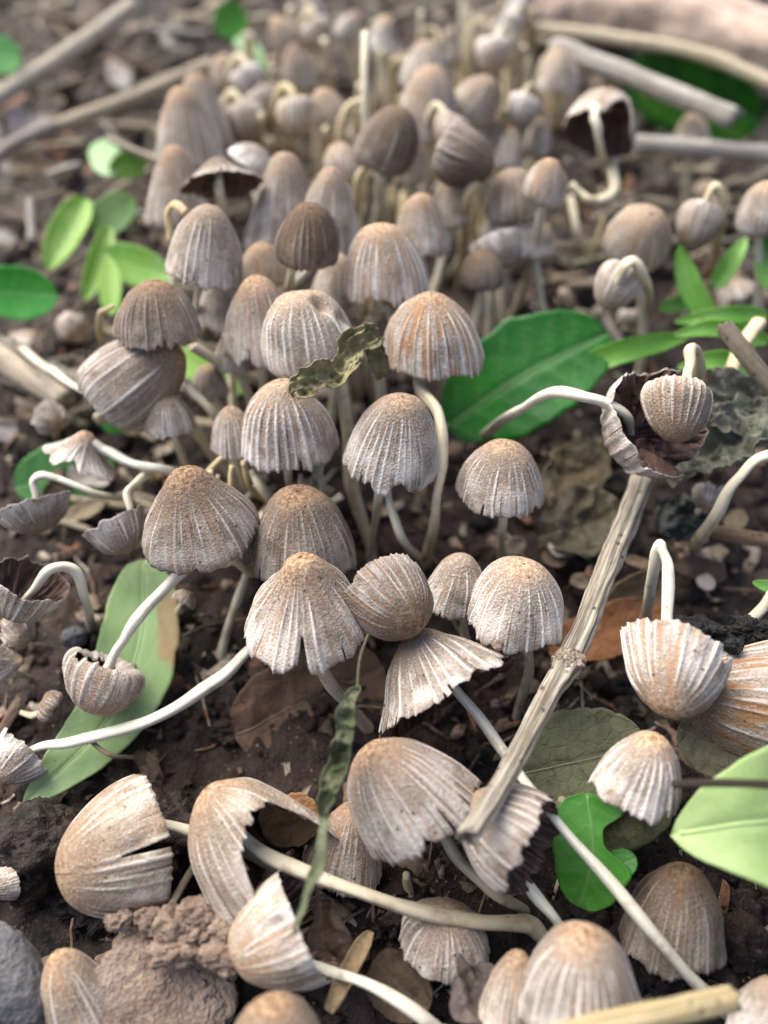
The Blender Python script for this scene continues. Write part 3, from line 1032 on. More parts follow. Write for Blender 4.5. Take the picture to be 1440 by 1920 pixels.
rootlets('rootlets', 'fine dry rootlets and fibres tangled over the soil', 'rootlets', 700, M_LITTER)
crumbs('earth_crumbs', 'paler reddish crumbs of earth strewn over the bank', 'soil crumbs', 1500, .02, .13, M_CLOD, 1)

# ------------------------------------------------------------------ the mushrooms in focus
m = mushroom
m('rust-streaked bell mushroom beside the big glossy green leaf', 815, 614, 194, 12.7, .70, 'bell', rust=1.0, apex=.75, warm=.25, dark=.02,
  stem=[(785, 715, 13.0), (822, 778, 12.0), (831, 850, 11.7), (815, 960, 11.9), (797, 1062)], sw=27, swarm=.55, n=30, seed=11)
m('bell mushroom with rusty tip between the brown dried ball cap and the big leaf', 727, 487, 163, 13.9, .82, 'bell', rust=.7, apex=1.0, warm=.2, dark=-.12,
  stem=[(707, 575), (700, 640)], sw=22, seed=12, bites=[(255, 25, .05)])
m('small brown dried ball cap, shrivelled and dark, above the white dented ball', 575, 437, 116, 13.3, .95, 'ball', rust=.4, apex=.5, warm=.95, dark=.78,
  stem=[(547, 505), (545, 560), (560, 640)], sw=19, swarm=.7, n=24, amp=.05, seed=13, dents=[(330, .7, .12, .06)])
m('pale bell mushroom with a yellow stub of stem touching its top', 396, 455, 154, 13.6, .9, 'bell', ang=78, rust=.25, apex=.25, warm=.35, dark=0, skew=(-.1, 0),
  stem=[(375, 535), (380, 640)], sw=18, swarm=.1, seed=14, n=28)
stem_only('short yellow bent stem resting on the pale bell cap', [(318, 452, 14.3), (314, 405, 14.2), (326, 386, 14.1), (350, 400, 13.9)], 18, .95, base_in=0)
m('bell mushroom with torn rim half behind the white dented ball', 488, 590, 150, 13.6, 1.0, 'tall', rust=.45, apex=.95, warm=.2, dark=.03,
  stem=[(490, 680), (500, 790)], seed=15, bites=[(285, 14, .07), (240, 10, .05)])
m('whitish dried ball cap with a dented top above the curled olive leaf', 577, 610, 177, 12.4, .86, 'ball', ang=95, rust=.22, apex=.55, warm=.3, dark=-.25, n=30, amp=.02,
  stem=[(632, 690, 12.7), (648, 800), (665, 930), (700, 1050)], sw=31, swarm=.4, seed=16, dents=[(330, .30, .13, .16), (345, .55, .10, .10), (60, .1, .3, .06)], lump=.06)
m('round brown mushroom on a long slanting cream stem', 292, 578, 156, 12.9, .66, 'hemi', rust=.5, apex=.85, warm=.75, dark=.5, n=28, amp=.03,
  stem=[(285, 645), (330, 745), (395, 850), (455, 930)], sw=25, swarm=.5, seed=17)
m('speckled grey bell mushroom with a yellow stem looping past its tip', 737, 810, 182, 11.3, .85, 'bell', ang=86, rust=.22, apex=.6, warm=.1, dark=.12, n=34, amp=.014,
  stem=[(716, 905), (702, 975), (692, 1060)], sw=23, swarm=.3, seed=18, bites=[(265, 8, -.04)], rough=1.2)
m('pale ribbed bell mushroom under the curled olive leaf', 536, 778, 188, 12.0, .78, 'bell', rust=.4, apex=.5, warm=.12, dark=-.15, n=26, amp=.03,
  stem=[(542, 868), (548, 950)], sw=19, swarm=.4, seed=19)
m('pale mushroom half hidden behind the ribbed bell under the olive leaf', 436, 800, 92, 12.9, .95, 'tall', rust=.2, apex=.5, warm=.3, dark=.02, stem=[(445, 860), (470, 940)], seed=20)
m('little pale mushroom behind the long slanting stem', 313, 772, 98, 13.6, .68, 'hemi', rust=.2, apex=.6, warm=.2, dark=.08, stem=[(327, 818), (350, 885)], sw=17, seed=21)
m('dark brown-tipped bell mushroom with white ribs above the pale green leaf', 362, 948, 218, 10.9, .70, 'umbo', ang=96, rust=.5, apex=1.0, warm=.3, dark=.5, n=30, amp=.02,
  stem=[(395, 1025, 11.4), (450, 1060, 12.0), (480, 1075)], sw=20, swarm=.5, seed=22, rough=1.1, bites=[(315, 12, .05)])
m('dusky bell mushroom with dark top behind the orange-tipped split mushroom', 562, 990, 190, 11.4, .80, 'hemi', rust=.3, apex=1.0, warm=.3, dark=.6, n=30, amp=.014,
  stem=[(565, 1075), (570, 1130)], seed=23)
m('large orange-tipped mushroom with a split in its front rim', 566, 1118, 246, 9.9, .70, 'umbo', ang=93, rust=.4, apex=1.0, warm=.35, dark=.08, n=30, amp=.026,
  stem=[(592, 1235), (630, 1300), (700, 1375)], sw=32, swarm=.3, seed=24, splits=[(263, 4, .26)], bites=[(255, 9, .07), (300, 7, .05)], rough=1.3)
m('dark ribbed mushroom tipped over so its granular top faces out, against the split mushroom', 742, 1138, 168, 9.75, .72, 'hemi', ang=-50, tw=38, rust=.7, apex=.9, warm=.35, dark=.58, n=34, amp=.016,
  stem=[(690, 1085, 10.6), (650, 1120, 11.3), (640, 1200)], sw=18, seed=25, lump=.04)
m('tattered grey skirt-shaped mushroom with frayed rim under the tipped dark cap', 800, 1242, 268, 10.2, .46, 'cone', ang=123, tw=3, rust=.15, apex=.5, warm=.3, dark=.18, n=34, amp=.022, gills=True,
  stem=[(862, 1300, 10.2), (945, 1405, 10.0), (1010, 1500, 9.2), (1130, 1642, 8.8), (1240, 1770, 8.5), (1330, 1868, 8.7), (1365, 1905)], sw=30, swarm=.0, seed=26,
  bites=[(90, 80, -.34), (225, 6, .06), (300, 7, .06)], rough=1.6)
m('whitish mushroom with rusty spots standing behind the tipped dark cap', 858, 1085, 112, 11.2, 1.0, 'tall', ang=80, rust=.45, apex=.2, warm=.15, dark=-.22, stem=[(870, 1160), (880, 1230)], seed=27)
m('tan-tipped mushroom on a straight stem between the loop stem and the big leaf', 947, 880, 163, 11.4, .70, 'bell', rust=.35, apex=.75, warm=.3, dark=.12, n=28, amp=.02,
  stem=[(943, 958), (940, 1050)], sw=20, swarm=.2, seed=28, splits=[(250, 3, .14)])
m('round pale mushroom with a tan centre, beside the knotted twig', 976, 1114, 187, 10.2, .72, 'hemi', ang=82, rust=.28, apex=.72, warm=.2, dark=-.2, n=32, amp=.015,
  stem=[(990, 1200), (994, 1262), (968, 1350)], sw=23, swarm=.2, sdark=.15, seed=29, rough=1.4, bites=[(310, 14, .07)])
m('upturned mushroom showing its brown gills beside the grey crumpled leaf', 1200, 802, 232, 11.9, .44, 'hemi', ang=215, tw=-40, rust=.3, apex=.2, warm=.35, dark=-.1, n=22, amp=.03, gills=True, gill_depth=.14,
  stem=[(1175, 782, 11.35), (1105, 748, 11.0), (1038, 736, 11.5), (965, 772, 12.6), (885, 842)], sw=25, swarm=.1, seed=30, bites=[(165, 14, .28), (20, 25, .2)], rough=1.6)
m('small round ribbed brown cap hanging over the upturned gilled mushroom', 1268, 777, 132, 10.75, .80, 'ball', ang=-84, tw=14, rust=.6, apex=.35, warm=.8, dark=.1, n=22, amp=.035,
  stem=[(1284, 722, 10.8), (1297, 664, 11.0), (1306, 655, 11.5), (1312, 700, 12.8), (1312, 740)], sw=24, swarm=.75, seed=31)
m('upside-down cup-shaped mushroom with a folded stem standing out of it', 1257, 1278, 210, 9.2, .66, 'bowl', ang=-93, tw=27, rust=.75, apex=.7, warm=.15, dark=-.12, n=26, amp=.03,
  stem=[(1251, 1180, 9.65), (1249, 1060, 9.75), (1242, 1024, 9.8), (1228, 1070, 10.2), (1196, 1215)], sw=27, swarm=.15, seed=32, rough=1.3, bites=[(215, 9, .13)])
m('rust-banded mushroom lying on its side behind the upside-down cup', 1385, 1312, 250, 10.0, .8, 'bell', ang=188, tw=22, rust=1.3, apex=.3, warm=.5, dark=.2, n=28, amp=.02, stem=[(1480, 1290, 10.4), (1530, 1320)], seed=33)
m('small pale mushroom with a brown tip below the upside-down cup', 1205, 1432, 163, 8.75, .78, 'bell', ang=84, tw=33, rust=.3, apex=.95, warm=.12, dark=-.15, n=26, amp=.022, stem=[(1195, 1500, 9.4), (1190, 1540)], seed=34, bites=[(215, 10, .08)])
m('large greyish bell mushroom with a brown top beside the withered hanging leaf', 752, 1462, 240, 9.0, .78, 'bell', ang=127, tw=20, rust=.4, apex=.9, warm=.2, dark=.26, n=34, amp=.014,
  stem=[(820, 1545, 9.3), (875, 1625, 9.4), (940, 1680, 9.5), (1000, 1722)], sw=30, swarm=.4, sdark=.2, seed=35, splits=[(285, 2, .2)], rough=1.1)
m('torn brown mushroom with gills showing, under the broken twig end', 925, 1545, 195, 8.7, .66, 'bell', ang=156, tw=4, rust=.2, apex=.6, warm=.5, dark=.28, n=28, amp=.022, gills=True,
  stem=[(950, 1600, 9.25), (985, 1650, 9.1), (1042, 1722, 8.9), (1080, 1800)], sw=28, swarm=.0, seed=36, bites=[(90, 75, -.3)], rough=1.2)
m('tan mushroom lying on its side with a dark split in it', 192, 1602, 250, 9.4, .68, 'bell', ang=176, tw=16, rust=.3, apex=.6, warm=.85, dark=.14, n=30, amp=.014,
  stem=[(290, 1552, 9.6), (350, 1556, 9.75), (450, 1592, 9.95), (560, 1655, 10.1), (660, 1720)], sw=30, swarm=.3, seed=37, splits=[(265, 3, .36)], auto=False, rough=.25, dents=[(268, .75, .09, .05)])
m('tan arch-shaped mushroom torn open to its dark underside', 468, 1572, 262, 9.15, .98, 'bell', ang=122, tw=22, rust=.35, apex=.85, warm=.75, dark=.08, n=30, amp=.018, auto=False, bites=[(288, 47, .56)], gills=True, gill_depth=.035, lump=.06,
  stem=[(455, 1570, 9.2), (560, 1634, 9.0), (720, 1690, 8.9), (880, 1728, 9.1), (1000, 1738, 9.6)], sw=38, swarm=.45, sdark=.1, seed=38, rough=1.0)
m('half mushroom with white and orange ribs and gills facing sideways, beside the clod', 500, 1765, 222, 8.55, .62, 'bell', ang=197, tw=-4, rust=.65, apex=.7, warm=.3, dark=-.2, n=30, amp=.011, gills=True,
  stem=[(590, 1810, 8.75), (690, 1845, 8.4), (820, 1925, 8.3), (900, 2000)], sw=30, swarm=.05, seed=39, bites=[(90, 75, -.25)], auto=False, rough=.4)
m('small golden-tan bell mushroom by the grey stone', 133, 1845, 150, 8.6, .98, 'tall', ang=97, tw=38, rust=.55, apex=.95, warm=.6, dark=.0, n=22, amp=.025, seed=40)
m('scalloped pale lilac mushroom under the long thick stem', 838, 1740, 174, 9.25, .45, 'hemi', ang=82, tw=46, rust=.3, apex=.75, warm=.1, dark=.08, n=22, amp=.03, seed=41)
m('big brown-topped grey mushroom by the yellow stick', 1095, 1822, 225, 7.6, .80, 'bell', ang=96, tw=38, rust=.2, apex=.95, warm=.2, dark=.16, n=30, amp=.014, seed=42)
m('tan mushroom pressed against the big brown-topped grey one', 962, 1850, 130, 8.1, 1.1, 'tall', ang=95, tw=35, rust=.45, apex=.7, warm=.6, dark=.15, n=28, seed=43)
m('dark brown mushroom beneath the torn bright green leaf', 1262, 1695, 196, 9.3, .86, 'bell', ang=100, tw=30, rust=.5, apex=.9, warm=.35, dark=.65, n=32, amp=.012, seed=44)
m('smooth brown cap top poking up by the stem of the half mushroom', 515, 1935, 190, 7.1, .7, 'hemi', ang=90, tw=40, rust=.1, apex=1.0, warm=.9, dark=.42, seed=45)
m('pale cap touching the tip of the yellow stick', 1438, 1885, 130, 7.9, .9, 'bell', ang=95, tw=30, rust=.2, apex=.6, warm=.2, dark=.0, seed=46)
m('sliver of a pale ribbed cap lying beside the side-lying tan mushroom', 2, 1655, 80, 9.8, .6, 'bell', ang=170, tw=15, rust=.2, apex=.5, warm=.5, dark=.0, stem=[(-40, 1660, 10.1), (-60, 1690)], seed=47)
m('torn upturned mushroom with a brown inside and arched stem at the pale leaf', 42, 1122, 150, 11.5, .62, 'bell', ang=232, tw=-30, rust=.2, apex=.3, warm=.35, dark=.05, n=26, amp=.03, gills=True, gill_depth=.05,
  stem=[(62, 1108, 11.2), (98, 1068, 11.1), (138, 1072, 11.4), (160, 1120, 11.9), (176, 1185)], sw=23, swarm=.2, seed=48, rough=1.6)
m('flattened bowl-like mushroom with a hooked stem on the green leaf', 70, 972, 150, 12.8, .36, 'bowl', ang=-84, tw=8, rust=.2, apex=.4, warm=.2, dark=.2, n=26, amp=.02, gills=True, gill_depth=.05,
  stem=[(70, 935, 12.7), (60, 903, 12.6), (85, 893, 12.6), (170, 922, 12.9), (250, 940)], sw=18, swarm=.2, seed=49, bites=[(0, 25, .2)])
m('small cup-like mushroom with a dark red-brown inside near the dark brown-tipped bell', 228, 1005, 112, 12.3, .6, 'bowl', ang=-72, tw=4, rust=.2, apex=.4, warm=.1, dark=.1, n=24, amp=.02, gills=True, gill_depth=.05,
  stem=[(244, 965, 12.2), (240, 925, 12.3), (258, 903, 12.6), (290, 900)], sw=18, swarm=.4, seed=50)
m('pale pinkish frayed mushroom lying over the green leaf', 158, 838, 135, 13.6, .45, 'flare', ang=58, tw=22, rust=.2, apex=.7, warm=.3, dark=-.1, n=24,
  stem=[(205, 850, 13.6), (300, 878, 13.3), (380, 900)], sw=24, swarm=.0, seed=51, bites=[(260, 18, .2), (300, 10, .1)], rough=2.0)
m('big rolled-up fallen mushroom with torn pale flaps below the round brown cap', 262, 700, 168, 13.7, 1.05, 'curl', ang=36, tw=14, rust=.3, apex=.9, warm=.35, dark=.24, n=28, amp=.02,
  stem=[(180, 735, 13.9), (90, 690, 14.6), (20, 640)], sw=20, swarm=.2, sdark=.3, seed=52, bites=[(235, 14, .25), (200, 10, .2), (280, 10, .2)], rough=2.0, lump=.08)
m('shrunken curled mushroom with coarse folds on the pale green leaf', 182, 1287, 150, 11.25, .62, 'curl', ang=-128, tw=-14, rust=.55, apex=.3, warm=.5, dark=.05, n=17, amp=.05,
  stem=[(205, 1245, 11.1), (240, 1180, 11.1), (295, 1115, 11.3), (375, 1045, 11.9), (440, 1000)], sw=28, swarm=.0, seed=53, bites=[(330, 30, .25)], rough=1.4, lump=.07)
m('pale cap at the end of the long white stem lying across the green leaf', 22, 1432, 110, 11.0, .62, 'bell', ang=205, tw=5, rust=.2, apex=.4, warm=.15, dark=-.05, n=24, gills=True,
  stem=[(70, 1402, 11.0), (140, 1390, 11.0), (300, 1337, 11.0), (400, 1275, 11.2), (490, 1205, 11.6), (570, 1140)], sw=27, swarm=.0, seed=54)
m('faded striped mushroom leaning behind the large greyish bell', 652, 1572, 150, 9.9, .95, 'tall', ang=78, tw=32, rust=.8, apex=.5, warm=.5, dark=.2, n=30, amp=.012, seed=55)
stem_only('slim cream stem crossing behind the loop stem', [(722, 905, 12.1), (728, 945, 12.2), (755, 1010, 12.4), (800, 1060, None)], 20, .25)
stem_only('bent cream stem showing past the rim of the dark brown-tipped bell', [(384, 1050, 11.5), (425, 1055, 11.5), (458, 1020, 11.7), (480, 985, 12.2), (520, 940, None)], 26, .35)
stem_only('upright stump of stem by the scalloped lilac cap', [(762, 1640, 9.7), (768, 1675, 10.0), (775, 1705, None)], 24, .6, .3)
stem_only('grey-green stub of stem next to the torn green leaf', [(1055, 1500, 9.9), (1045, 1530, 10.2), (1035, 1565, None)], 22, .2, .5)
stem_only('thick cream stem bending over by the grey crumpled leaf', [(1470, 855, 10.9), (1430, 858, 10.9), (1385, 895, 11.1), (1345, 965, 11.8), (1290, 1040, None)], 28, .4)
stem_only('straight yellowish stem under the dark broken twig', [(1424, 606, 14.2), (1388, 655, 14.0), (1366, 730, 13.9), (1348, 830, 14.1), (1338, 880, None)], 36, .9)
stem_only('pale stem leaning at the black crumbs', [(1450, 1115, 10.6), (1410, 1160, 10.9), (1375, 1205, 11.4), (1360, 1240, None)], 30, .3, .2)
stem_only('thin hooked tan stem beside the yellow-green leaves', [(215, 574, 14.4), (192, 585, 14.4), (186, 615, 14.7), (200, 655, None)], 14, .9, .1)
for q, lab in (([(470, 880, 12.8), (500, 925, 13.0), (530, 960, None)], 'slender stem leaning right under the ribbed bell'),
               ([(600, 865, 12.9), (600, 900, 13.1), (625, 930, None)], 'curved beige stem under the right side of the ribbed bell'),
               ([(360, 650, 14.2), (430, 690, 14.5), (480, 720, None)], 'thick cream stem lying beyond the round brown mushroom'),
               ([(350, 720, 13.6), (395, 770, 13.8), (430, 850, None)], 'yellowish stem running parallel to the long slanting stem'),
               ([(700, 590, 14.2), (690, 660, 14.6), (705, 760, None)], 'cream stem below the rusty-tipped bell'),
               ([(640, 930, 12.6), (600, 960, 12.9), (570, 985, None)], 'short cream stem slanting behind the dusky bell')):
    stem_only(lab, q, 24, .5, .05)

# ------------------------------------------------------------------ mushrooms further up the bank
m('dark dried teardrop cap on a pale stem, amid the crowd', 731, 255, 119, 15.6, .95, 'ball', ang=70, warm=.6, dark=.8, rust=.3, apex=.5, n=22, amp=.05, stem=[(718, 320), (712, 400), (690, 450)], sw=27, swarm=.05, seed=61)
m('big closed grey egg-shaped cap with a tan top, amid the crowd', 799, 192, 118, 17.0, 1.1, 'ball', warm=.25, dark=.0, rust=.4, apex=.8, seed=62)
m('brown-shaded ball cap right behind the dark striped ball', 894, 182, 88, 17.2, 1.0, 'ball', ang=60, warm=.7, dark=.2, rust=.2, apex=.3, seed=63)
m('dark striped ball cap on a yellow stem', 880, 298, 114, 15.2, .88, 'ball', ang=-20, tw=20, warm=.3, dark=.72, rust=.2, apex=.5, n=18, amp=.04, stem=[(882, 360), (872, 440), (862, 545)], sw=27, swarm=.9, seed=64)
m('brownish striped cap between the dark striped ball and the small tan ball', 958, 362, 106, 15.6, .85, 'ball', ang=100, warm=.5, dark=.25, rust=.2, apex=.2, seed=65)
m('pale cap tucked under the brownish striped cap', 965, 425, 125, 15.9, .6, 'hemi', warm=.4, dark=-.1, rust=.2, apex=.2, seed=66)
m('small tan ball cap on a long curved stem', 1029, 337, 84, 14.9, .92, 'ball', ang=80, warm=.55, dark=.0, rust=.4, apex=.7, n=22, stem=[(1016, 382), (1002, 480), (975, 560), (940, 622)], sw=21, swarm=.35, seed=67)
m('pale bell with rusty shoulder behind the rusty-tipped bell', 790, 417, 112, 15.0, .95, 'tall', warm=.2, dark=.0, rust=.7, apex=.7, seed=68)
m('cream ball cap hanging from two yellow stems below the log', 1047, 132, 84, 18.0, .95, 'ball', warm=.6, dark=-.1, rust=.2, apex=.4, stem=[(1048, 180), (1052, 240)], swarm=.6, seed=69)
m('open mushroom with a dark maroon underside and pale stem, by the grey sticks', 1137, 217, 138, 16.2, .62, 'hemi', ang=72, tw=-30, warm=.6, dark=.25, rust=.3, apex=.6, gills=True, gill_depth=.05,
  stem=[(1116, 215, 15.7), (1122, 265, 15.8), (1136, 320), (1150, 375)], sw=18, swarm=.35, seed=70, bites=[(290, 22, .35)])
m('tan ball cap with a pointed knob, lying on dark soil', 1203, 434, 126, 15.2, .85, 'ball', ang=75, tw=45, warm=.7, dark=-.1, rust=.35, apex=.2, seed=71)
m('greyish ball cap dangling from a hooked yellow stem', 1308, 428, 84, 15.3, .95, 'ball', ang=-100, tw=15, warm=.4, dark=.05, rust=.2, apex=.2, stem=[(1320, 385, 15.1), (1338, 348, 15.0), (1354, 380, 15.1), (1345, 450, 15.8), (1328, 520)], sw=22, swarm=.8, seed=72)
m('small whitish drooping cap on a hooked stem above the big green leaf', 1152, 542, 86, 14.4, .95, 'ball', ang=-115, tw=15, warm=.25, dark=-.1, rust=.1, apex=.2, stem=[(1165, 510, 14.1), (1185, 490, 14.0), (1206, 520, 14.2), (1210, 620)], sw=22, swarm=.55, seed=73)
m('pale round cap with a brown top behind the grass tuft', 1432, 385, 96, 15.0, .95, 'ball', warm=.3, dark=-.05, rust=.3, apex=.9, seed=74)
m('little tan cap sitting behind the lower grey stick', 1300, 246, 72, 18.2, .9, 'bell', warm=.7, dark=-.1, rust=.3, apex=.4, seed=75)
m('tall brown cone cap at the end of the long grey stick', 352, 235, 124, 16.6, 1.1, 'tall', warm=.55, dark=.12, rust=.4, apex=.8, seed=76)
m('tall dusky cone cap standing behind the brown one', 378, 205, 110, 17.6, 1.15, 'tall', warm=.3, dark=.2, rust=.3, apex=.6, seed=77)
m('tall tan cone cap below the brown cone', 325, 345, 122, 15.5, 1.1, 'tall', warm=.5, dark=.1, rust=.3, apex=.8, seed=78)
m('splayed mushroom showing a dark chocolate underside', 412, 322, 150, 15.0, .34, 'flare', ang=92, tw=-16, warm=.4, dark=.4, rust=.2, apex=.3, gills=True, gill_depth=.06, stem=[(413, 345, 14.9), (413, 400), (410, 470)], sw=20, swarm=.0, seed=79, rough=1.6)
m('tall grey-lilac cone cap beside the splayed dark-undersided mushroom', 530, 378, 140, 15.4, 1.25, 'tall', warm=.15, dark=.1, rust=.15, apex=.7, seed=80)
m('tall grey cone cap with faint ribs right behind the brown dried ball', 612, 395, 134, 14.9, 1.2, 'tall', warm=.3, dark=.08, rust=.2, apex=.6, n=26, seed=81)
m('white torn cap edge arching behind the splayed dark mushroom', 478, 292, 90, 15.9, .4, 'bowl', ang=60, warm=.0, dark=-.1, rust=0, apex=0, seed=82)
m('rusty cap wedged behind the pale bell and the torn-rim bell', 492, 490, 100, 14.6, .7, 'bell', warm=.8, dark=.2, rust=.6, apex=.9, seed=83)
m('grey cap peeking out below the pale bell with the yellow stub', 425, 560, 120, 14.7, .8, 'bell', warm=.25, dark=.15, rust=.2, apex=.4, seed=84)
m('pale cap squeezed between the dried ball and the rusty-tipped bell', 630, 520, 90, 14.6, 1.0, 'tall', warm=.3, dark=.05, rust=.2, apex=.4, seed=85)
m('cream cap under the dark striped ball', 845, 372, 84, 15.9, 1.0, 'bell', warm=.7, dark=-.05, rust=.2, apex=.4, seed=86)
m('pale bowl-shaped cap tipped on its back below the pale tucked cap', 938, 478, 100, 15.6, .55, 'bowl', ang=-70, tw=20, warm=.35, dark=-.1, rust=.1, apex=.1, seed=87)
m('greyish round cap at the back, above the egg-shaped cap', 795, 120, 92, 18.4, .9, 'ball', warm=.2, dark=.0, rust=.1, apex=.4, seed=88)
stem_only('tall pale bare stem tapering to a point amid the crowd', [(686, 62, 16.2), (686, 150, 16.2), (684, 240, 16.4), (680, 330, 16.9), (678, 400, None)], 22, .45)
stem_only('arched yellow stem beside the tall bare stem', [(690, 190, 17.0), (655, 195, 17.0), (640, 230, 17.1), (640, 300, 17.4), (645, 360, None)], 21, .85)
stem_only('yellow stem curving below the dark teardrop cap', [(690, 305, 15.9), (672, 330, 15.9), (668, 380, 16.4), (680, 430, None)], 19, .9)
stem_only('bent yellowish stem by the splayed maroon mushroom', [(1070, 345, 16.0), (1110, 378, 16.0), (1142, 365, 16.1), (1150, 300, 16.5), (1152, 280, None)], 22, .6)

m('grey-brown cap low behind the torn-rim bell and the round brown mushroom', 440, 650, 86, 14.4, .85, 'bell', warm=.4, dark=.2, rust=.2, apex=.7, seed=91)
m('small pale cap low between the cream stems left of the ribbed bell', 392, 712, 70, 14.6, .8, 'hemi', warm=.3, dark=.05, rust=.2, apex=.5, seed=92)
m('brownish cap half hidden behind the rust-streaked bell', 708, 622, 86, 14.6, .9, 'tall', warm=.5, dark=.25, rust=.3, apex=.7, seed=93)
m('dark brown shrunken cap beside the yellow stem of the striped ball', 905, 500, 84, 15.4, .8, 'ball', warm=.6, dark=.55, rust=.3, apex=.5, n=20, amp=.04, seed=94)
m('cream cap low at the foot of the long curved stem', 1005, 445, 74, 15.8, .8, 'hemi', warm=.7, dark=.0, rust=.3, apex=.5, seed=95)
m('small dusky cap deep in shade below the dusky bell', 468, 1010, 80, 12.6, .8, 'bell', warm=.4, dark=.4, rust=.3, apex=.7, seed=96)
# the crowd beyond
tall = random.Random(77)
for i in range(44):
    x, y = tall.uniform(460, 1060), tall.uniform(-10, 250)
    g = gdepth(x, y + 60)
    d = g - tall.uniform(2.2, 3.6)
    dx, hook = tall.uniform(-30, 30), tall.random() < .22
    hgt = tall.uniform(90, 170)
    pts = [(x, y, d), (x + dx * .3, y + hgt * .5, None), (x + dx, y + hgt, None)]
    sg = tall.choice((-1, 1))
    base = gdepth(x + dx, y + hgt)
    pts = [(x, y, d), (x + dx * .3, y + hgt * .5, d + (base - d) * .45), (x + dx, y + hgt, None)]
    if hook: pts = [(x + 34 * sg, y + 26, d - .1), (x + 24 * sg, y - 2, d - .1)] + [(x, y + 4, d)] + pts[1:]
    stem_only('%s bare %s stem rising from the far crowd' % ('hooked' if hook else 'straight', tall.choice(['yellow', 'cream'])), pts, tall.uniform(10, 19), tall.uniform(.4, 1), 0, 'bare stems in the far crowd')
crowd = random.Random(21)
spots = [(560, 120, 66), (600, 70, 60), (615, 205, 80), (560, 225, 76), (660, 45, 58), (720, 60, 58), (840, 85, 56), (925, 110, 70), (955, 60, 58),
         (975, 215, 66), (955, 275, 62), (1010, 250, 56), (500, 205, 72), (470, 160, 64), (530, 60, 56), (640, 300, 74), (770, 300, 74), (840, 250, 66),
         (460, 235, 74), (920, 240, 58), (1000, 40, 50), (580, 20, 50), (420, 130, 58)]
for i, (x, y, w) in enumerate(spots):
    d = gdepth(x, y) - crowd.uniform(3.2, 4.6)
    hang = crowd.random() < .3
    tone = crowd.choice(['tan', 'grey', 'brown', 'cream', 'pale'])
    wm, dk = {'tan': (.6, -.1), 'grey': (.0, .05), 'brown': (.55, .25), 'cream': (.5, -.25), 'pale': (.0, -.25)}[tone]
    kw = dict(warm=wm, dark=dk, rust=.3, apex=crowd.uniform(.2, .9), swarm=crowd.uniform(.5, 1.0), n=22,
              group='small mushrooms crowded at the far end of the troop', sw=19)
    shp, shw = crowd.choice([('tall', 'cone-shaped'), ('bell', 'bell-shaped'), ('ball', 'ball-shaped'), ('tall', 'cone-shaped')])
    if hang:
        sg = crowd.choice((-1, 1))
        m('small drooping %s cap on a hooked stem in the crowd up the bank' % tone, x, y, w, d, .9, 'ball', ang=-90 + crowd.uniform(-30, 30), tw=10,
          stem=[(x + 6 * sg, y - w * .45, d - .1), (x + w * .3 * sg, y - w * .8, d), (x + w * .55 * sg, y - w * .4, d + .3), (x + w * .5 * sg, y + w * .9)], **kw)
    else:
        m('small upright %s %s cap in the crowd up the bank' % (tone, shw), x, y, w, d, crowd.uniform(.8, 1.15), shp, ang=90 + crowd.uniform(-40, 40), tw=crowd.uniform(-5, 35), **kw)

thin = random.Random(5)
for i in range(40):
    x, y = thin.choice([(thin.uniform(850, 1250), thin.uniform(290, 480)), (thin.uniform(400, 720), thin.uniform(480, 640)), (thin.uniform(380, 640), thin.uniform(840, 900)), (thin.uniform(560, 960), thin.uniform(300, 430))])
    g = gdepth(x, y)
    dx, hgt = thin.uniform(-70, 70), thin.uniform(60, 130)
    base = gdepth(x + dx, y + hgt)
    d = g - thin.uniform(1.0, 2.0)
    cw, wv = thin.choice([('pale', .1), ('cream', .5), ('yellowish', 1.0)])
    stem_only('thin %s stem tangled low between the mushrooms' % cw, [(x, y, d), (x + dx * thin.uniform(.1, .7), y + hgt * .5, (d + base) / 2 - .2), (x + dx, y + hgt, None)], thin.uniform(11, 19), wv, thin.uniform(0, .2), 'thin stems tangled between the mushrooms')

# shrivelled caps fallen in the litter
dead = random.Random(31)
for i, (x, y, w) in enumerate([(245, 400, 60), (295, 425, 56), (118, 322, 70), (470, 205, 60), (1290, 535, 60), (1375, 545, 70), (1185, 600, 50), (1065, 565, 56), (60, 640, 60),
                               (195, 765, 60), (100, 790, 70), (30, 1240, 80), (90, 1320, 60), (40, 1190, 70), (320, 300, 60), (140, 620, 60), (350, 1120, 44), (1330, 940, 60)]):
    g = gdepth(x, y)
    tone, wm, dk = dead.choice([('tan', .6, .0), ('grey', .1, .1), ('brown', .7, .35), ('pale', .2, -.2)])
    m('shrivelled %s cap fallen on the soil among the litter' % tone, x, y, w, g - .25, dead.uniform(.35, .7), dead.choice(['curl', 'hemi', 'bowl', 'flare']), ang=dead.uniform(0, 360), tw=dead.uniform(-20, 45),
      stem=[(x + dead.uniform(-25, 25), y + 15), (x + dead.uniform(-60, 60), y + dead.uniform(10, 40))], sw=14, warm=wm, dark=dk, rust=.4, apex=.5, n=20, amp=.05, lump=.16, rough=2.2, swarm=.6, group='shrivelled caps fallen in the litter')

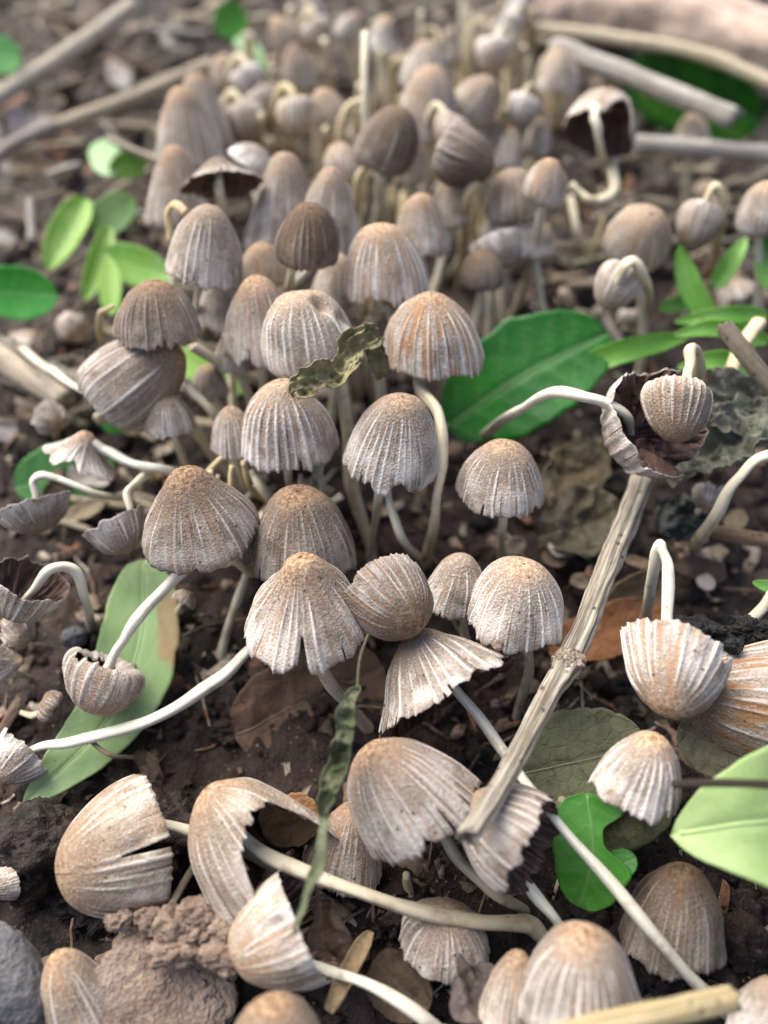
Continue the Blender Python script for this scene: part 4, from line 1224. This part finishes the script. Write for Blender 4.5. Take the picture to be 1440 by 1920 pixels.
# ------------------------------------------------------------------ leaves
G1, G2 = (.012, .125, .012), (.022, .20, .018)
PG1, PG2 = (.27, .47, .20), (.36, .56, .27)
YG1, YG2 = (.25, .48, .07), (.42, .62, .20)
BG1, BG2 = (.06, .25, .025), (.11, .35, .06)
leaf('green_leaf', 'big glossy dark green leaf lying among the mushrooms', (838, 800, 13.6), (1142, 622, 13.2), 205, .50, .52, roll=-12, bend=.12, cup=.10, tint=G1, tint2=G2, veins=7,
     mids=[(985, 704, 13.3)], petiole=[(815, 815, 13.8), (790, 830, None)])
leaf('green_leaf', 'long pale green leaf with a brown patch under the white stem', (268, 1048, 12.1), (42, 1510, 10.7), 150, .45, .75, roll=6, cup=.08, mat=M_PALE, tint=(.33, .50, .20), tint2=(.42, .59, .28), veins=7,
     mids=[(262, 1200, 11.55), (200, 1350, 11.1)], patch=(-.95, .26, .62, .13))
leaf('green_leaf', 'broad pale green leaf with a pointed stalk end under the dark thin twig', (1256, 1566, 8.6), (1660, 1585, 10.3), 350, .75, .5, roll=-6, bend=.1, cup=.10, mat=M_PALE, tint=(.26, .38, .13), tint2=(.36, .47, .20), veins=4, ripple=.02,
     mids=[(1400, 1545, 8.4), (1530, 1545, 8.8)])
leaf('green_leaf', 'torn bright green leaf beside the long white stem', (1100, 1488, 9.5), (1085, 1702, 9.5), 150, .35, .5, roll=10, cup=.15, tint=BG1, tint2=BG2, veins=5, bites=[(-1, .36, .14, .75), (-1, .02, .1, .5)], mids=[(1112, 1600, 9.4)])
leaf('green_leaf', 'green flap of the torn bright green leaf curving out from under it', (1120, 1640, 9.45), (1192, 1608, 9.35), 55, .4, .4, roll=-10, cup=.1, tint=BG1, tint2=G2, rib=False)  # a flap of the torn leaf, modelled as its own piece
leaf('green_leaf', 'mid green leaf lying above the pale broken stick, beside the leafy patch', (-40, 545, 15.2), (108, 552, 14.9), 100, .5, .5, roll=8, cup=.18, tint=(.04, .30, .03), tint2=(.09, .42, .08), veins=6)
leaf('green_leaf', 'soft green leaf under the hooked stem and flattened mushroom', (28, 915, 13.6), (212, 860, 13.7), 120, .5, .5, roll=0, cup=.1, tint=(.07, .26, .05), tint2=(.13, .36, .11), veins=6)
leaf('green_leaf', 'bright green leaf between the rolled-up mushroom and the torn-rim bell', (330, 660, 14.6), (455, 735, 14.4), 66, .5, .6, tint=YG1, tint2=YG2)
leaf('green_leaf', 'dark green leaf scrap below the rolled-up mushroom', (190, 795, 14.2), (250, 790, 14.2), 40, .5, .5, tint=G2, tint2=BG1)
leaf('green_leaf', 'yellow-green leaf pointing down towards the mid green leaf', (160, 372, 16.2), (90, 505, 15.6), 66, .45, .55, roll=15, cup=.2, tint=YG1, tint2=YG2, curl=.7)
leaf('green_leaf', 'round pale yellow-green leaf at the top of the leafy patch', (170, 430, 16.2), (250, 372, 16.2), 66, .45, .45, roll=0, cup=.2, tint=(.26, .48, .12), tint2=(.42, .62, .28))
leaf('green_leaf', 'narrow upright yellow-green leaf in the middle of the leafy patch', (205, 425, 15.9), (158, 565, 15.3), 44, .5, .6, roll=-10, cup=.2, tint=YG1, tint2=YG2, curl=.6)
leaf('green_leaf', 'wide yellow-green leaf of the leafy patch, next to the round brown cap', (190, 480, 15.8), (320, 515, 15.2), 74, .5, .5, roll=10, cup=.2, tint=(.24, .48, .08), tint2=(.36, .60, .20))
leaf('green_leaf', 'small leaf hanging down beside the hooked tan stem', (205, 485, 15.4), (208, 590, 15.0), 40, .5, .5, tint=YG1, tint2=(.30, .50, .10))
leaf('green_leaf', 'pale mint leaf behind the leafy patch', (180, 265, 17.4), (215, 325, 17.0), 60, .5, .4, tint=PG1, tint2=PG2)
leaf('green_leaf', 'olive green leaf lying under the pale straw', (205, 320, 17.0), (275, 300, 17.0), 48, .5, .5, tint=(.14, .30, .03), tint2=YG1)
leaf('green_leaf', 'lone mint green leaf beyond the long pale grey stick', (-30, 100, 20.5), (40, 108, 20.3), 64, .5, .5, tint=(.14, .48, .12), tint2=(.25, .55, .2))
leaf('green_leaf', 'small vivid green leaf at the back above the long grey stick', (405, 55, 21.0), (460, 20, 21.0), 62, .5, .5, tint=BG1, tint2=(.12, .45, .05))
leaf('green_leaf', 'pale green narrow leaf far back, drooping', (440, 60, 21.5), (500, 130, 20.8), 34, .5, .6, tint=(.22, .42, .18), tint2=PG2)
leaf('green_leaf', 'large dark green leaf in the shade under the log', (1430, 230, 20.0), (1170, 130, 20.4), 150, .5, .5, roll=-20, tint=(.008, .10, .008), tint2=(.03, .22, .01))
leaf('green_leaf', 'green leaf lit below the upper grey stick', (1400, 250, 19.0), (1200, 180, 19.2), 70, .5, .5, roll=-30, tint=BG1, tint2=(.10, .36, .03))
# grass tuft at the right
GR = [((1080, 690, 13.3), (1290, 632, 13.2), 44, 'broad arching grass blade behind the upturned gilled mushroom', [(1180, 655, 13.0)]),
      ((1440, 640, 12.9), (1262, 628, 12.9), 34, 'pale grass blade with its tip towards the big green leaf', [(1340, 615, 12.8)]),
      ((1420, 690, 12.8), (1270, 690, 12.8), 36, 'low bright grass blade under the yellow-brown stem', [(1340, 675, 12.7)]),
      ((1440, 590, 13.4), (1265, 604, 13.4), 30, 'upper thin grass blade of the tuft', [(1350, 590, 13.3)]),
      ((1330, 600, 13.9), (1275, 460, 14.0), 44, 'upright grass blade leaning left behind the tuft', [(1292, 530, 13.9)]),
      ((1340, 540, 14.2), (1400, 445, 14.3), 36, 'upright grass blade leaning right behind the tuft', []),
      ((1300, 560, 14.4), (1235, 580, 14.3), 30, 'short green blade lying behind the tuft', []),
      ((1445, 540, 13.8), (1432, 420, 13.8), 44, 'broad light green blade standing outermost in the tuft', []),
      ((1460, 1105, 11.0), (1412, 1092, 11.0), 22, 'small green leaf tip beside the leaning pale stem', [])]
for b, t, w, lab, mids in GR:
    leaf('grass_blade', lab, b, t, w, .35, .6, cup=.25, tint=(.16, .42, .05), tint2=(.28, .55, .13), mids=mids, veins=1, ripple=.0, cat='grass blade', group='blades of the grass tuft')
def litter_depth(x, y, k=1.0):
    """just above the crumbs that cover the soil"""
    a = math.radians(50) + math.atan((y - 960) / FPX)
    return gdepth(x, y) - .40 * k / math.sin(a)
# dead and withered leaves
D1, D2 = (.17, .12, .065), (.09, .06, .035)
leaf('withered_leaf', 'curled olive dried leaf caught between the white ball and the ribbed bell', (545, 738, 10.7), (706, 634, 10.9), 72, .4, .3, roll=-15, cup=.2, mat=M_DRY, tint=(.33, .29, .15), tint2=(.17, .15, .07), crumple=.26, cfreq=3.6,
     mids=[(620, 706, 10.6), (668, 650, 10.75)], fine=1.8, curl=.9, bites=[(1, .3, .08, .5), (-1, .55, .1, .5), (1, .75, .06, .4)])
leaf('withered_leaf', 'drooping flap of the curled olive dried leaf beside the stem of the whitish ball', (690, 632, 10.9), (716, 715, 11.2), 44, .35, .6, roll=-20, mat=M_DRY, tint=(.28, .25, .13), tint2=(.15, .13, .07), crumple=.1, cfreq=3, fine=1.3, curl=1.0)  # belongs to the curled olive leaf: its hanging flap, built separately
leaf('withered_leaf', 'withered green leaf hanging from a thin stalk in front of the large greyish bell', (672, 1285, 9.0), (612, 1530, 8.7), 54, .6, .5, roll=20, mat=M_DRY, tint=(.10, .115, .055), tint2=(.04, .05, .025), crumple=.15, cfreq=4,
     mids=[(650, 1380, 8.85)], petiole=[(674, 1240, 9.1), (690, 1190, 9.6)], fine=1.5, curl=1.2)
leaf('withered_leaf', 'thin green strip of leaf bridging the half mushroom and the thick stem', (612, 1500, 8.75), (556, 1750, 8.05), 28, .3, .5, roll=40, mat=M_DRY, tint=(.13, .155, .08), tint2=(.07, .085, .04), crumple=.06, curl=.9,
     mids=[(598, 1620, 8.3), (570, 1700, 8.1)], rib=False)
leaf('withered_leaf', 'grey-green crumpled leaf beneath the upturned gilled mushroom', (1235, 880, 11.95), (1455, 790, 11.4), 165, .4, .4, roll=-38, mat=M_DRY, tint=(.19, .20, .15), tint2=(.10, .105, .08), crumple=.42, cfreq=1.9, fine=2.2, bites=[(1, .4, .12, .4), (-1, .7, .1, .35)])
leaf('withered_leaf', 'upper fold of the grey-green crumpled leaf beside the dark broken twig', (1330, 800, 11.7), (1460, 700, 11.6), 100, .4, .4, roll=-25, mat=M_DRY, tint=(.22, .215, .17), tint2=(.11, .11, .09), crumple=.36, cfreq=2.2, fine=1.8)  # upper fold of the crumpled leaf above, added as a separate sheet
leaf('withered_leaf', 'dark slate crumpled leaf scrap under the grey crumpled leaf', (1230, 960, 12.6), (1330, 1000, 12.4), 90, .4, .4, roll=0, mat=M_DRY, tint=(.05, .06, .06), tint2=(.025, .03, .03), crumple=.3, cfreq=2.2, fine=1.5)
leaf('dead_leaf', 'olive brown dead leaf behind the tan-tipped mushroom', (1015, 960, 12.8), (1120, 830, 13.6), 120, .5, .5, roll=20, mat=M_DRY, tint=(.16, .12, .06), tint2=(.08, .06, .035), crumple=.22, cfreq=1.5, fine=1.4)
leaf('dead_leaf', 'mossy brown dead leaf beside the round pale mushroom', (1010, 1010, 12.7), (1160, 960, 12.9), 130, .5, .5, roll=-15, mat=M_DRY, tint=(.09, .08, .045), tint2=(.05, .045, .03), crumple=.25, cfreq=1.5, fine=1.4)
leaf('dead_leaf', 'wet brown dead leaf flat on the soil under the split mushroom', (440, 1380, 11.4), (720, 1250, 11.9), 200, .45, .45, roll=0, mat=M_DRY, tint=(.16, .095, .06), tint2=(.10, .058, .038), crumple=.12, cfreq=1.2, fine=1.3)
leaf('dead_leaf', 'orange-brown dead leaf behind the knotted twig and upside-down cup', (1030, 1225, 11.6), (1250, 1150, 11.5), 100, .5, .5, roll=-15, mat=M_DRY, tint=(.27, .11, .04), tint2=(.16, .075, .03), crumple=.08, cfreq=1.4, cup=.3)
leaf('dead_leaf', 'tan dead leaf curled behind the orange-brown one', (1120, 1150, 12.3), (1245, 1085, 12.5), 85, .5, .4, roll=25, mat=M_DRY, tint=(.34, .22, .11), tint2=(.20, .13, .07), crumple=.08, cup=.4)
leaf('dead_leaf', 'dull grey-green dead leaf under the small pale brown-tipped mushroom', (960, 1452, 10.4), (1215, 1400, 10.2), 190, .45, .45, roll=5, mat=M_DRY, tint=(.17, .18, .10), tint2=(.10, .105, .06), crumple=.07, cfreq=1.0)
leaf('dead_leaf', 'dark olive leaf lying below the dull grey-green one', (1100, 1560, 10.5), (1260, 1500, 10.0), 120, .45, .45, roll=-10, mat=M_DRY, tint=(.06, .07, .03), tint2=(.04, .045, .02), crumple=.08)
leaf('dead_leaf', 'grey-olive leaf edge under the rust-banded mushroom', (1270, 1370, 9.95), (1440, 1440, 9.6), 110, .45, .45, roll=10, mat=M_DRY, tint=(.15, .14, .09), tint2=(.08, .075, .05), crumple=.08)
leaf('dead_leaf', 'orange-brown dead scrap seen through the arch-shaped mushroom', (490, 1550, 9.9), (600, 1520, 9.9), 100, .4, .4, roll=5, mat=M_DRY, tint=(.34, .18, .07), tint2=(.20, .10, .045), crumple=.08, rib=False)
leaf('dead_leaf', 'dark brown wrinkled scrap right of the half mushroom', (600, 1690, 9.6), (650, 1860, 9.1), 100, .4, .4, roll=25, mat=M_DRY, tint=(.06, .035, .025), tint2=(.035, .02, .015), crumple=.16, cfreq=2.5, rib=False)
leaf('dead_leaf', 'tan rolled shard standing below the scalloped lilac cap', (700, 1750, 9.2), (620, 1900, 8.8), 46, .4, .4, roll=30, mat=M_DRY, tint=(.30, .22, .12), tint2=(.20, .12, .06), crumple=.05, curl=1.2, rib=False)
leaf('dead_leaf', 'purplish grey crumpled scrap left of the tan pressed mushroom', (900, 1790, 9.2), (860, 1930, 8.6), 90, .4, .4, roll=-15, mat=M_DRY, tint=(.13, .10, .09), tint2=(.07, .055, .05), crumple=.2, cfreq=2.4, rib=False, fine=1.3)
leaf('dead_leaf', 'dark bark-like shard under the scalloped lilac cap', (700, 1800, 9.6), (800, 1900, 9.2), 110, .4, .4, roll=10, mat=M_DRY, tint=(.09, .06, .035), tint2=(.05, .035, .02), crumple=.12, rib=False)
lit = random.Random(8)
for i in range(90):
    x, y = lit.choice([(lit.uniform(-20, 460), lit.uniform(0, 420)), (lit.uniform(-20, 460), lit.uniform(0, 420)), (lit.uniform(-20, 330), lit.uniform(380, 1000)), (lit.uniform(1000, 1440), lit.uniform(280, 600)), (lit.uniform(950, 1440), lit.uniform(900, 1250))])
    a = lit.uniform(0, 6.28); L = lit.uniform(35, 105)
    c, cw = lit.choice([((.20, .14, .09), 'mid brown'), ((.40, .31, .23), 'pale tan'), ((.13, .085, .06), 'dark brown'), ((.24, .19, .12), 'olive brown'), ((.46, .41, .36), 'pale grey'), ((.20, .10, .07), 'reddish brown')])
    g = litter_depth(x, y)
    leaf('dead_leaf', '%s dead leaf flake lying on the soil' % cw, (x, y, g), (x + L * math.cos(a), y + .6 * L * math.sin(a), litter_depth(x + L * math.cos(a), y + .6 * L * math.sin(a), 1.15)), lit.uniform(18, 54), .4, .4,
         roll=lit.uniform(-30, 30), mat=M_DRY, tint=c, tint2=tuple(k * .55 for k in c), crumple=.12, cfreq=1.6, rib=False, group='dead leaf flakes on the soil', fine=.6)

# ------------------------------------------------------------------ twigs, straws and the log
twig_ = stick('knotted pale dry twig crossing between the mushrooms', [(1212, 870, 12.1), (1160, 1010, 11.2), (1105, 1150, 10.4), (1066, 1246, 9.9), (1000, 1375, 9.3), (935, 1490, 8.7), (882, 1578, 8.25)], 49,
      (.56, .51, .41), (.19, .155, .11), knots=[(.51, .022, .34), (.545, .012, .18)], ns=48, rough=.24, ridges=7, ramp=.10, per=30, taper=.34, wob=.05)
kv, kf = ico(5)
kk = 1 + .45 * fbm(kv * 1.5 + 3, 71, 3) + .18 * fbm(kv * 5, 72, 3)
kc = P3(1066, 1243, 9.88)
kr, ku, kt = basis(kc)
ka = nrm(P3(1040, 1295, 9.6) - kc)
kb = nrm(np.cross(ka, kt))
kn = part('knot', kc + np.outer(kv[:, 0] * kk * .14, ka) + np.outer(kv[:, 1] * kk * .175 + .02, kb) + np.outer(kv[:, 2] * kk * .165, np.cross(ka, kb)), [kf], M_WOOD, twig_, np.array(twig_.location) / S,
          attrs={'rad': kv})
kn['tint'] = [.50, .42, .32]; kn['tint2'] = [.17, .12, .085]
kn['label'] = 'rough knobbly node ringing the twig'
stick('pale broken stick lying below the mid green leaf', [(-60, 632, 14.8), (30, 690, 14.4), (122, 752, 14.1)], 44, (.60, .52, .40), (.42, .34, .25))
stick('thin grey stick behind the pale broken one', [(-40, 620, 15.2), (60, 668, 14.9), (150, 715, 14.6)], 20, (.42, .40, .35), (.28, .25, .21))
stick('long grey stick slanting down behind the tall brown cone', [(60, 255, 19.0), (220, 195, 19.4), (400, 118, 19.8)], 27, (.52, .44, .32), (.30, .25, .18))
stick('long pale grey stick slanting across bare soil beyond the grey one', [(-40, 205, 20.2), (110, 110, 21.0), (250, 10, 22.0)], 30, (.56, .50, .40), (.36, .31, .24))
stick('short brown-grey stick lying at the end of the slanting sticks', [(-40, 320, 18.5), (40, 262, 18.8), (105, 235, 19.0)], 28, (.40, .36, .32), (.24, .2, .17))
stick('upper silvery grey stick pointing at the dark green leaf', [(1040, 85, 18.6), (1200, 150, 17.8), (1380, 222, 17.0)], 36, (.56, .52, .46), (.26, .23, .19))
stick('lower silvery stick lying level near the open maroon mushroom', [(1190, 268, 17.6), (1330, 278, 17.3), (1480, 292, 17.0)], 30, (.52, .50, .46), (.30, .27, .23))
stick('pinkish tan fallen log behind the cream splinter', [(985, 25, 23.5), (1120, 20, 23.0), (1290, 45, 22.0), (1480, 110, 20.6)], 118, (.55, .43, .35), (.40, .29, .22), name='log', cat='log', ns=40, rough=.2, ridges=5, ramp=.04)
stick('long cream splinter curving along the underside of the log', [(1000, 52, 20.6), (1160, 72, 20.0), (1310, 100, 19.3), (1470, 165, 18.5)], 24, (.66, .58, .42), (.45, .36, .24))
stick('pale upright stub at the near end of the log', [(940, 80, 20.2), (985, -10, 20.5)], 40, (.52, .50, .48), (.36, .34, .32))
stick('dark broken twig poking into the grass', [(1358, 612, 11.5), (1400, 668, 11.3), (1470, 752, 11.1)], 34, (.22, .185, .14), (.11, .09, .065))
stick('tan stick lying behind the leaning cream stem', [(1320, 995, 12.6), (1380, 1005, 12.3), (1480, 1022, 12.0)], 28, (.36, .25, .16), (.22, .14, .085))
stick('dark thin twig lying over the broad pale leaf', [(1262, 1471, 8.45), (1350, 1468, 8.1), (1480, 1474, 8.05), (1600, 1500, 8.9), (1700, 1540, 10.7)], 15, (.075, .06, .045), (.04, .03, .025), ns=10)
stick('yellow cut stick lying below the big brown-topped grey mushroom', [(830, 2040, 9.2), (1040, 1945, 7.9), (1200, 1910, 7.6), (1378, 1872, 7.75)], 46, (.62, .52, .32), (.46, .35, .17))
stick('thin tan twig on the pale green leaf beside the long white stem', [(165, 1385, 10.75), (205, 1415, 10.65), (250, 1420, 10.9)], 9, (.45, .36, .26), (.3, .23, .15), ns=8)
stick('short straw splinter leaning on the clod', [(320, 1700, 9.3), (345, 1655, 9.6), (372, 1612, 10.0)], 16, (.42, .35, .25), (.25, .2, .14), ns=8)
stick('pale straw blade between the leafy patch and the tall cone cap', [(205, 262, 17.0), (250, 282, 16.8), (305, 305, 16.6)], 26, (.62, .57, .44), (.5, .42, .3), flat=.4)
stick('dark hair-thin stalk standing near the drooping whitish cap', [(985, 470, 15.4), (1050, 560, 15.2), (1080, 620, 15.2)], 7, (.12, .10, .08), (.07, .06, .05), ns=8)
stick('pale bark chip lying left of the leafy patch', [(95, 330, 17.8), (150, 312, 17.8)], 40, (.52, .49, .43), (.36, .33, .29), flat=.4, name='bark_chip', cat='bark chip')
stick('short upright pale chip under the bark chip', [(58, 380, 16.8), (62, 460, 16.4)], 32, (.50, .46, .42), (.36, .32, .28), flat=.5, name='bark_chip', cat='bark chip')
stick('tiny white splinter stuck in the clod', [(462, 1698, 9.2), (465, 1650, 9.25)], 10, (.7, .66, .58), (.55, .5, .42), ns=8, taper=.8)
chips = random.Random(12)
for i in range(48):
    x, y = chips.choice([(chips.uniform(-10, 430), chips.uniform(0, 430)), (chips.uniform(-10, 430), chips.uniform(0, 430)), (chips.uniform(1000, 1440), chips.uniform(300, 620)), (chips.uniform(0, 250), chips.uniform(600, 900))])
    a = chips.uniform(-1.2, 1.2); L = chips.uniform(50, 150)
    x2, y2 = x + L * math.cos(a), y + .6 * L * math.sin(a)
    c, cw = chips.choice([((.52, .47, .40), 'bleached'), ((.40, .37, .33), 'grey'), ((.26, .25, .16), 'olive'), ((.36, .27, .19), 'tan'), ((.20, .14, .10), 'brown')])
    stick('flat %s bark chip lying in the litter' % cw, [(x, y, litter_depth(x, y)), (x2, y2, litter_depth(x2, y2))], chips.uniform(20, 46), c, tuple(k * .6 for k in c), ns=12, per=8, flat=.35, rough=.3,
          group='bark chips in the litter', name='bark_chip', cat='bark chip')
straws = random.Random(3)
for i in range(80):
    x, y = straws.choice([(straws.uniform(0, 450), straws.uniform(0, 430)), (straws.uniform(420, 1000), straws.uniform(20, 330)), (straws.uniform(980, 1430), straws.uniform(300, 560)), (straws.uniform(0, 350), straws.uniform(500, 1000))])
    a = straws.uniform(-.9, .9); L = straws.uniform(60, 170)
    x2, y2 = x + L * math.cos(a), y + .5 * L * math.sin(a)
    c = straws.uniform(.30, .68)
    stick('thin %s dry straw lying flat in the litter' % ('bleached' if c > .54 else 'tan' if c > .42 else 'brown'), [(x, y, litter_depth(x, y)), (x2, y2, litter_depth(x2, y2, 1.2))], straws.uniform(8, 18), (c, c * .85, c * .62), (c * .6, c * .5, c * .36), ns=8, per=8,
          group='dry straws in the litter', name='straw', cat='straw')

# ------------------------------------------------------------------ clods, stones, black crumbs
clod('soil_clod', 'large pinkish brown clod of earth with a broken crumbly top', 292, 1872, 9.2, 285, 255, M_CLOD, 4, .26, depth=.8, sub=6, cells=1.5, flat_top=(.0, -.1, .95, .35))
crb = random.Random(2)
for i in range(22):
    x = crb.uniform(215, 450); y = 1715 + abs(x - 330) * .25 + crb.uniform(-15, 75)
    w = crb.uniform(28, 84)
    clod('soil_clod', 'brown crumb of earth broken off the large clod', x, y, 9.2 - (y - 1715) * .0035, w, w * crb.uniform(.6, .95), M_CLOD, 300 + i, .5, group='crumbs on the large clod', sub=4)
clod('stone', 'blue-grey stone lying beside the small golden-tan bell mushroom', 5, 1850, 8.9, 150, 230, M_STONE, 9, .16, cat='stone', depth=.5)
clod('soil_clod', 'dark reddish slab of soil behind the side-lying tan mushroom', 80, 1590, 10.3, 190, 170, M_SOIL, 15, .35)
clod('soil_clod', 'dark knobbly lump of soil between the side-lying mushroom and the arch', 310, 1580, 10.5, 130, 160, M_SOIL, 25, .4)
clod('black_clump', 'clump of wet black crumbs beside the folded stem', 1310, 1195, 10.3, 120, 70, M_CHAR, 33, .6, cat='clump', cells=2.2)
clod('black_clump', 'black crumbly scrap against the leaning pale stem', 1405, 1185, 10.5, 80, 60, M_CHAR, 35, .6, cat='clump', cells=2.2)
clod('black_clump', 'small black crumb at the rim of the upside-down cup', 1375, 1212, 9.9, 34, 32, M_CHAR, 36, .5, cat='clump', cells=2)
clod('pebble', 'tiny tan grit ball on the frayed tip of the skirt-shaped mushroom', 934, 1208, 9.75, 24, 20, M_CLOD, 41, .4, cat='pebble', sub=3)
clod('pebble', 'small grey speckled pebble next to the arched stem', 140, 1195, 11.9, 52, 42, M_STONE, 43, .2, cat='pebble', sub=4)
cl = random.Random(14)
for i in range(70):
    x, y = cl.choice([(cl.uniform(0, 480), cl.uniform(1050, 1560)), (cl.uniform(0, 330), cl.uniform(600, 1050)), (cl.uniform(0, 400), cl.uniform(0, 480)), (cl.uniform(820, 1440), cl.uniform(880, 1300)), (cl.uniform(1000, 1440), cl.uniform(300, 600))])
    s = cl.uniform(18, 55) * (12.5 / gdepth(x, y)) ** .5
    red = cl.random() > .8
    clod('soil_clod', ('rough reddish lump of soil lying loose on the bank' if red else 'rough dark lump of soil lying loose on the bank'), x, y, gdepth(x, y) - .02, s, s * cl.uniform(.6, .9), M_CLOD if red else M_SOIL, 100 + i, .42, group='loose lumps of soil', sub=3)
